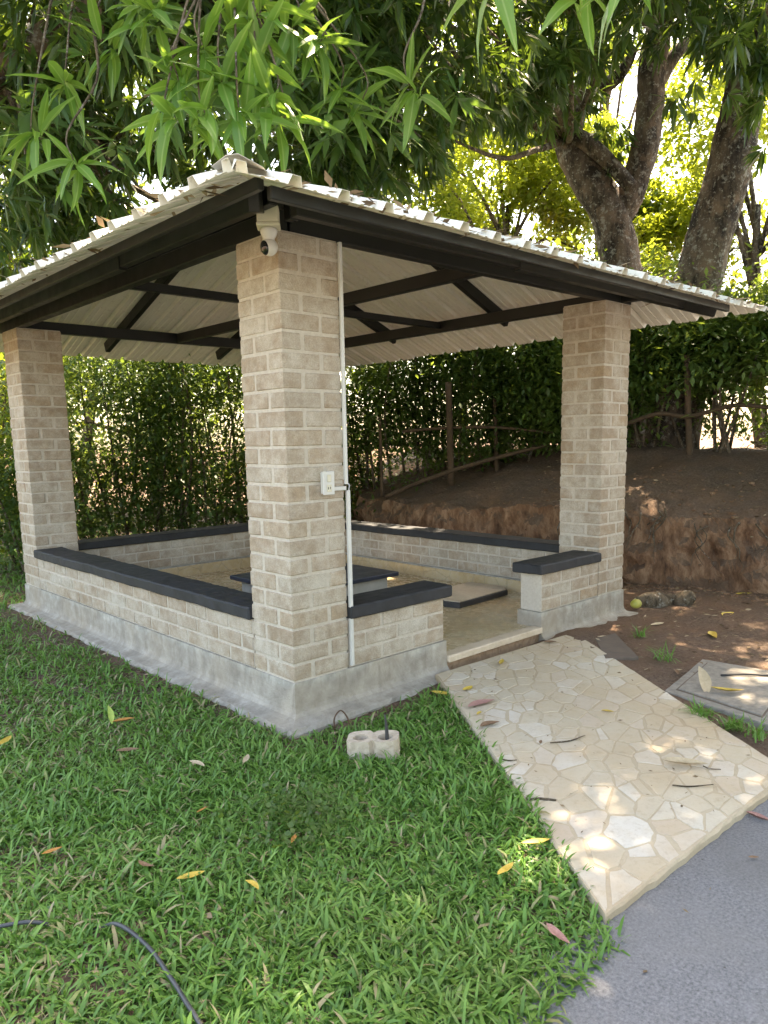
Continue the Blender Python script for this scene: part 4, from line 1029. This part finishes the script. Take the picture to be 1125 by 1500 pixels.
# manhole slab at the right
mh = thing('inspection_cover', 'square concrete inspection cover set in the soil right of the path', 'cover', (2.2, -1.45, GZ))
mq = [(1.80, -1.22), (2.58, -1.10), (2.64, -1.72), (1.66, -1.86)]
obj('frame', slab_from_poly('frame', mq, GZ+.040, GZ-.06, M['slabc'], .004, .05, .006), mh)
cm = np.mean(mq, 0); mi = [tuple(cm+(np.array(q)-cm)*.80) for q in mq]; mi2 = [tuple(cm+(np.array(q)-cm)*.835) for q in mq]
obj('joint', slab_from_poly('joint', mi2, GZ+.0425, GZ+.03, M['slabd'], .002, .05, .001), mh)
obj('lid', slab_from_poly('lid', mi, GZ+.049, GZ+.02, M['slabc'], .003, .05, .004), mh)
hnd = tube([tuple(cm+np.array([.1, .12]))+(GZ+.055,), tuple(cm+np.array([.2, .02]))+(GZ+.06,), tuple(cm+np.array([.3, -.1]))+(GZ+.055,)], [.007]*3, 6, 4); obj('handle', tube_mesh('handle', [hnd], M['iron']), mh)
sq = [(2.28, -.80), (2.09, -.66), (2.50, -.33), (2.74, -.36)]
tag(obj('flat_slab', slab_from_poly('flat_slab', sq, GZ+.058, GZ, M['slabd'], .003, .05, .005)), 'dark flat slab lying in the soil against the right edge of the path', 'slab')
# log and mango by the right pillar
lg = tube([(3.74, .04, -.185), (3.83, .0, -.17), (3.93, -.09, -.165), (4.04, -.15, -.17), (4.11, -.25, -.15), (4.13, -.33, -.11)], [.03, .075, .09, .06, .075, .035], 22, 10, .75, 15)
tag(obj('rotten_log', tube_mesh('rotten_log', [lg], M['twig'])), 'short rotten grey log lying on the soil behind the right pillar', 'log')
bmx = bmesh.new(); bmesh.ops.create_uvsphere(bmx, u_segments=20, v_segments=14, radius=.045)
for v_ in bmx.verts: v_.co.x *= 1.3; v_.co.z *= .92; v_.co.y += .12*v_.co.x*v_.co.x*8
mf = obj('mango_fruit', bm_mesh(bmx, 'mango_fruit', M['mango_fruit'], True), None, (3.64, -.045, -.15)); tag(mf, 'yellow-green fallen mango at the foot of the right pillar', 'mango')

# fallen leaves and twigs, each one its own thing
def fl_mat(name, a, b): return simple(name, a, b, 14, .6, .2, .004, coord='Object')
FM = {'yellow': fl_mat('fallen_yellow', (.50, .33, .04), (.62, .45, .10)), 'brown': fl_mat('fallen_brown', (.16, .085, .045), (.28, .17, .10)), 'orange': fl_mat('fallen_orange', (.40, .16, .04), (.52, .26, .07)),
      'tan': fl_mat('fallen_tan', (.42, .32, .20), (.56, .45, .30)), 'pink': fl_mat('fallen_pink', (.30, .14, .12), (.44, .25, .21)), 'green': fl_mat('fallen_green', (.25, .36, .06), (.38, .45, .10))}
def dry_leaf(kind, k):
    r = random.Random(k); n = 8; V = []; f = []; curl = r.uniform(.1, .35); wv = r.uniform(.12, .17); cup = r.uniform(.4, .9); sd_ = r.uniform(-.2, .2)
    for i in range(n+1):
        t_ = i/n; wd = wv*math.sin(math.pi*t_**.9)**.8 if 0 < i < n else .004
        z = curl*(t_-.5)**2; x = sd_*(t_-.5)**2*2
        V += [(x-wd, t_-.5, z+wd*cup), (x, t_-.5, z), (x+wd, t_-.5, z+wd*cup*r.uniform(.7, 1.1))]
    for i in range(n):
        for j in range(2): f.append((i*3+j, i*3+j+1, i*3+4+j, i*3+3+j))
    return mesh('fallen_leaf', V, f, FM[kind], True)
def fallen(u, v, zs, kind, L, ang, label, tilt=0.):
    p = at_z(u, v, zs)
    if abs(zs-PT) < .02 and zs > -.205 and u > 640 and path_left_x(p[1]) < p[0] < path_right_x(p[1]): p = at_z(u, v, zs+float(path_rise(p[1])))
    me = dry_leaf(kind, int(u*7+v)); o = obj('fallen_leaf', me, None, tuple(p)); o.scale = (L, L, L)
    # ang: direction in the picture, degrees, turned into a heading on the ground
    q = at_z(u+20*math.cos(math.radians(ang)), v-20*math.sin(math.radians(ang)), zs)-p
    o.rotation_euler = (tilt, random.uniform(-.2, .2), math.atan2(q[1], q[0])-math.pi/2)
    tag(o, label, 'leaf', 'fallen leaves')
GL = GZ+.055; PL = PT+.004; DLv = -.234+.004; SL = -.205
fallen(786, 1236, GL, 'yellow', .115, 8, 'curled yellow leaf on the grass beside the left edge of the path')
fallen(742, 1275, GL, 'yellow', .10, 38, 'yellow leaf on the grass, the lower of two by the path edge')
fallen(815, 1371, GL-.02, 'pink', .11, -42, 'pinkish brown leaf on the grass near the driveway corner')
fallen(280, 1284, GL, 'yellow', .10, 15, 'yellow leaf in the grass below the middle of the lawn')
fallen(371, 1297, GL, 'yellow', .08, -35, 'small yellow leaf in the grass right of the bigger yellow one')
fallen(76, 1247, GL, 'orange', .075, 20, 'orange leaf in the grass near the left edge')
fallen(163, 1047, GL+.02, 'green', .11, 88, 'upright yellow-green leaf standing in the grass', 1.0)
fallen(181, 1056, GL, 'orange', .12, 10, 'orange-brown leaf beside the upright green leaf')
fallen(187, 1099, GL, 'brown', .11, 5, 'brown leaf in the grass below the orange-brown one')
fallen(290, 1119, GL, 'tan', .11, -20, 'pale tan leaf in the grass left of the bare patch')
fallen(361, 1112, GL, 'tan', .10, 60, 'thin pale leaf at the edge of the bare patch')
fallen(8, 1086, GL+.01, 'yellow', .13, 35, 'yellow leaf cut by the left edge of the picture')
fallen(296, 1187, GL, 'orange', .06, 30, 'tiny orange leaf in the middle of the lawn')
fallen(431, 1229, GL, 'orange', .07, 60, 'small orange leaf below the clover patch')
fallen(212, 1268, GL, 'brown', .08, -20, 'dull brown leaf left of the yellow lawn leaf')
fallen(211, 953, -.20, 'orange', .14, -20, 'orange-brown leaf lying on the ledge of the left plinth')
fallen(649, 1017, PL, 'yellow', .15, -6, 'yellow leaf on the top left corner of the path')
fallen(735, 971, PL, 'yellow', .12, 60, 'yellow leaf on the path near the doorway')
fallen(686, 1009, PL, 'yellow', .10, 10, 'small yellow leaf on the path left edge')
fallen(703, 1031, PL, 'pink', .20, 3, 'long reddish brown leaf on the upper left of the path')
fallen(716, 1062, PL, 'brown', .13, 3, 'narrow dark brown leaf on the path below the reddish one')
fallen(702, 1045, PL, 'yellow', .06, 30, 'tiny yellow leaf between two brown leaves on the path')
fallen(1003, 1119, PL+.006, 'tan', .20, -9, 'rolled tan leaf with a long stalk on the path')
fallen(890, 1042, PL, 'yellow', .07, -15, 'small yellow leaf in the middle of the path')
fallen(806, 941, PL, 'brown', .10, -10, 'brown leaf on the path in front of the doorway')
fallen(792, 1087, PL, 'brown', .05, 80, 'tiny dark curled leaf on the middle of the path')
fallen(1033, 998, SL+.05, 'tan', .24, 115, 'big curled tan leaf leaning on the inspection cover', .5)
fallen(1065, 1012, SL+.03, 'yellow', .18, -5, 'dull yellow leaf flat on the inspection cover')
fallen(1087, 871, SL, 'yellow', .20, 5, 'bright yellow leaf on the soil, the left of two by the bank')
fallen(1103, 864, SL, 'yellow', .20, 0, 'yellow leaf on the soil, the right of two by the bank')
fallen(1064, 901, SL, 'yellow', .20, 20, 'yellow leaf on the bare soil below the pair by the bank')
fallen(1043, 932, SL, 'yellow', .19, -60, 'twisted yellow leaf on the bare soil above the inspection cover')
fallen(964, 915, SL, 'tan', .15, 10, 'tan leaf on the soil in front of the log')
fallen(880, 934, SL, 'tan', .14, 15, 'tan leaf on the soil beside the plinth of the right pillar')
fallen(860, 935, SL, 'brown', .12, 40, 'brown leaf at the top right corner of the path')
fallen(992, 985, SL, 'brown', .11, -60, 'dull brown leaf on the soil by the path edge')
fallen(1110, 1198, DLv, 'pink', .10, -20, 'pinkish leaf on the driveway at the right edge')
fallen(1104, 1256, DLv+.005, 'brown', .04, 0, 'small dark scrap of leaf on the driveway')
for n_, (pts, r_, lab) in enumerate([([(806, 1088), (835, 1085), (857, 1077)], .003, 'thin dark twig on the middle of the path'), ([(772, 1172), (790, 1170), (815, 1172)], .0055, 'thick dark twig at the left edge of the path'),
        ([(985, 1150), (1010, 1152), (1045, 1149)], .003, 'thin twig below the rolled tan leaf on the path'), ([(1030, 1122), (1040, 1126), (1056, 1127)], .0025, 'stalk beside the rolled tan leaf on the path'), ([(735, 1112), (745, 1114), (757, 1113)], .003, 'short brown twig near the left edge of the path')]):
    q = [tuple(at_z(u, v, PT+.006+.003*math.sin(u)+float(path_rise(at_z(u, v, PT+.02)[1])))) for u, v in pts]
    tag(obj('twig', tube_mesh('twig', [tube(q, [r_, r_*1.1, r_*.7], 6, 5, .2, n_)], M['twig'])), lab, 'twig', 'twigs on the path')
# litter of dry bits on soil and grass
g = np.random.default_rng(77); n = 5200
x = np.concatenate([g.uniform(-2.3, 1, n), g.uniform(2.0, 9, n)]); y = np.concatenate([g.uniform(-2.0, 3, n), g.uniform(-2.2, 6, n)])
k = (grass_ok(x, y) & (x < 1.2)) | ((x > path_right_x(y)+.05) & ((x > 3.7) | (y < -.2))); x, y = x[k], y[k]; z = ground_z(x, y)+.006
az = g.uniform(0, 6.28, len(x)); D = np.stack([np.cos(az), np.sin(az), g.normal(.05, .12, len(x))], 1); L = g.uniform(.02, .07, len(x))
V, t_, a = leaf_mass(np.stack([x, y, z], 1), D, L, L*g.uniform(.15, .4, len(x)), g.random(len(x)), .05, 5)
n2 = 420; x2 = g.uniform(-1.2, 2.6, n2); y2 = g.uniform(-3.2, -.15, n2); on = (x2 > path_left_x(y2)+.03) & (x2 < path_right_x(y2)-.03) & (y2 > -2.05); dr = (y2 < -2.2)
kp = on | (dr & (g.random(n2) < np.clip(1.2-(-2.15-y2)*1.6, .15, 1))); x2, y2 = x2[kp], y2[kp]; z2 = np.where(y2 > -2.1, PT+.003+path_rise(y2), -.231); az2 = g.uniform(0, 6.28, len(x2)); L2 = g.uniform(.006, .03, len(x2))
V2, t2_, a2 = leaf_mass(np.stack([x2, y2, z2], 1), np.stack([np.cos(az2), np.sin(az2), g.uniform(0, .15, len(x2))], 1), L2, L2*g.uniform(.15, .5, len(x2)), g.random(len(x2))*.5, .0, 7)
t_ = np.vstack([t_, t2_+len(V)]); V = np.vstack([V, V2]); a = np.concatenate([a, a2])
def litterm():
    t = NT('dry_litter'); c = t.ramp(t.attr(), [(0, (.12, .075, .045)), (.5, (.24, .17, .10)), (1, (.42, .33, .22))]); return t.done(t.pbr(c, .85, None, .2))
lt = obj('leaf_litter', mesh('leaf_litter', V, t_, litterm(), False, a), kind='stuff'); lt['label'] = 'small dry leaf scraps scattered on soil and lawn'; lt['category'] = 'leaf litter'
rl = obj('roof_litter', mesh('roof_litter', roof_litter[0], roof_litter[1], lt.data.materials[0], False, roof_litter[2]), kind='stuff'); rl['label'] = 'dry leaves caught on the roof sheets along the eaves'; rl['category'] = 'leaf litter'
# clover patch and weed tufts
g = np.random.default_rng(78); n = 420
cpt = lawn(432, 1200, .05); x = cpt[0]+g.normal(0, .13, n); y = cpt[1]+g.normal(0, .15, n); z = GZ+.05+g.random(n)*.05
az = g.uniform(0, 6.28, n); D = np.stack([np.cos(az), np.sin(az), g.normal(.1, .25, n)], 1); L = g.uniform(.018, .034, n)
V, t_, a = leaf_mass(np.stack([x, y, z], 1), D, L, L*.85, g.uniform(.2, .8, n), .1, 6)
cl = obj('clover_patch', mesh('clover_patch', V, t_, M['leaf_hedge'], False, a), kind='stuff'); cl['label'] = 'patch of round-leaved weeds in the lawn'; cl['category'] = 'weeds'
def tuft(u, v, n, L, label):
    p = at_z(u, v, -.215); gg = np.random.default_rng(int(u)); vs = []; fs = []
    az = gg.uniform(0, 6.28, n); ln = gg.uniform(.5, 1, n)*L; V = []; f = []
    for i in range(n):
        d = np.array([math.cos(az[i]), math.sin(az[i]), 0]); s_ = np.array([-d[1], d[0], 0])*.004; o = len(V); le = gg.uniform(.4, 1.3); b = p+gg.normal(0, .03, 3)*np.array([1, 1, 0])
        for t1_, ww in ((0, 1), (.5, 1), (1, .1)):
            q = b+d*ln[i]*t1_*math.sin(le*(.4+.7*t1_))+np.array([0, 0, ln[i]*t1_*math.cos(min(1.4, le*(.4+.7*t1_)))]); V += [q-s_*ww, q+s_*ww]
        f += [(o, o+1, o+3, o+2), (o+2, o+3, o+5, o+4)]
    tag(obj('grass_tuft', mesh('grass_tuft', V, f, M['grass'], False, np.full(len(V), .4))), label, 'grass tuft', 'grass tufts on the soil')
tuft(970, 968, 26, .19, 'thin grass tuft on the soil nearest the inspection cover')
tuft(938, 935, 20, .15, 'thin grass tuft on the soil closer to the right pillar')
tuft(1025, 1050, 60, .12, 'grass tuft growing along the near edge of the inspection cover')
tuft(1075, 1068, 60, .12, 'grass tuft at the lower right of the inspection cover')
tuft(1110, 1080, 40, .12, 'grass tuft between path and cover at the right edge')
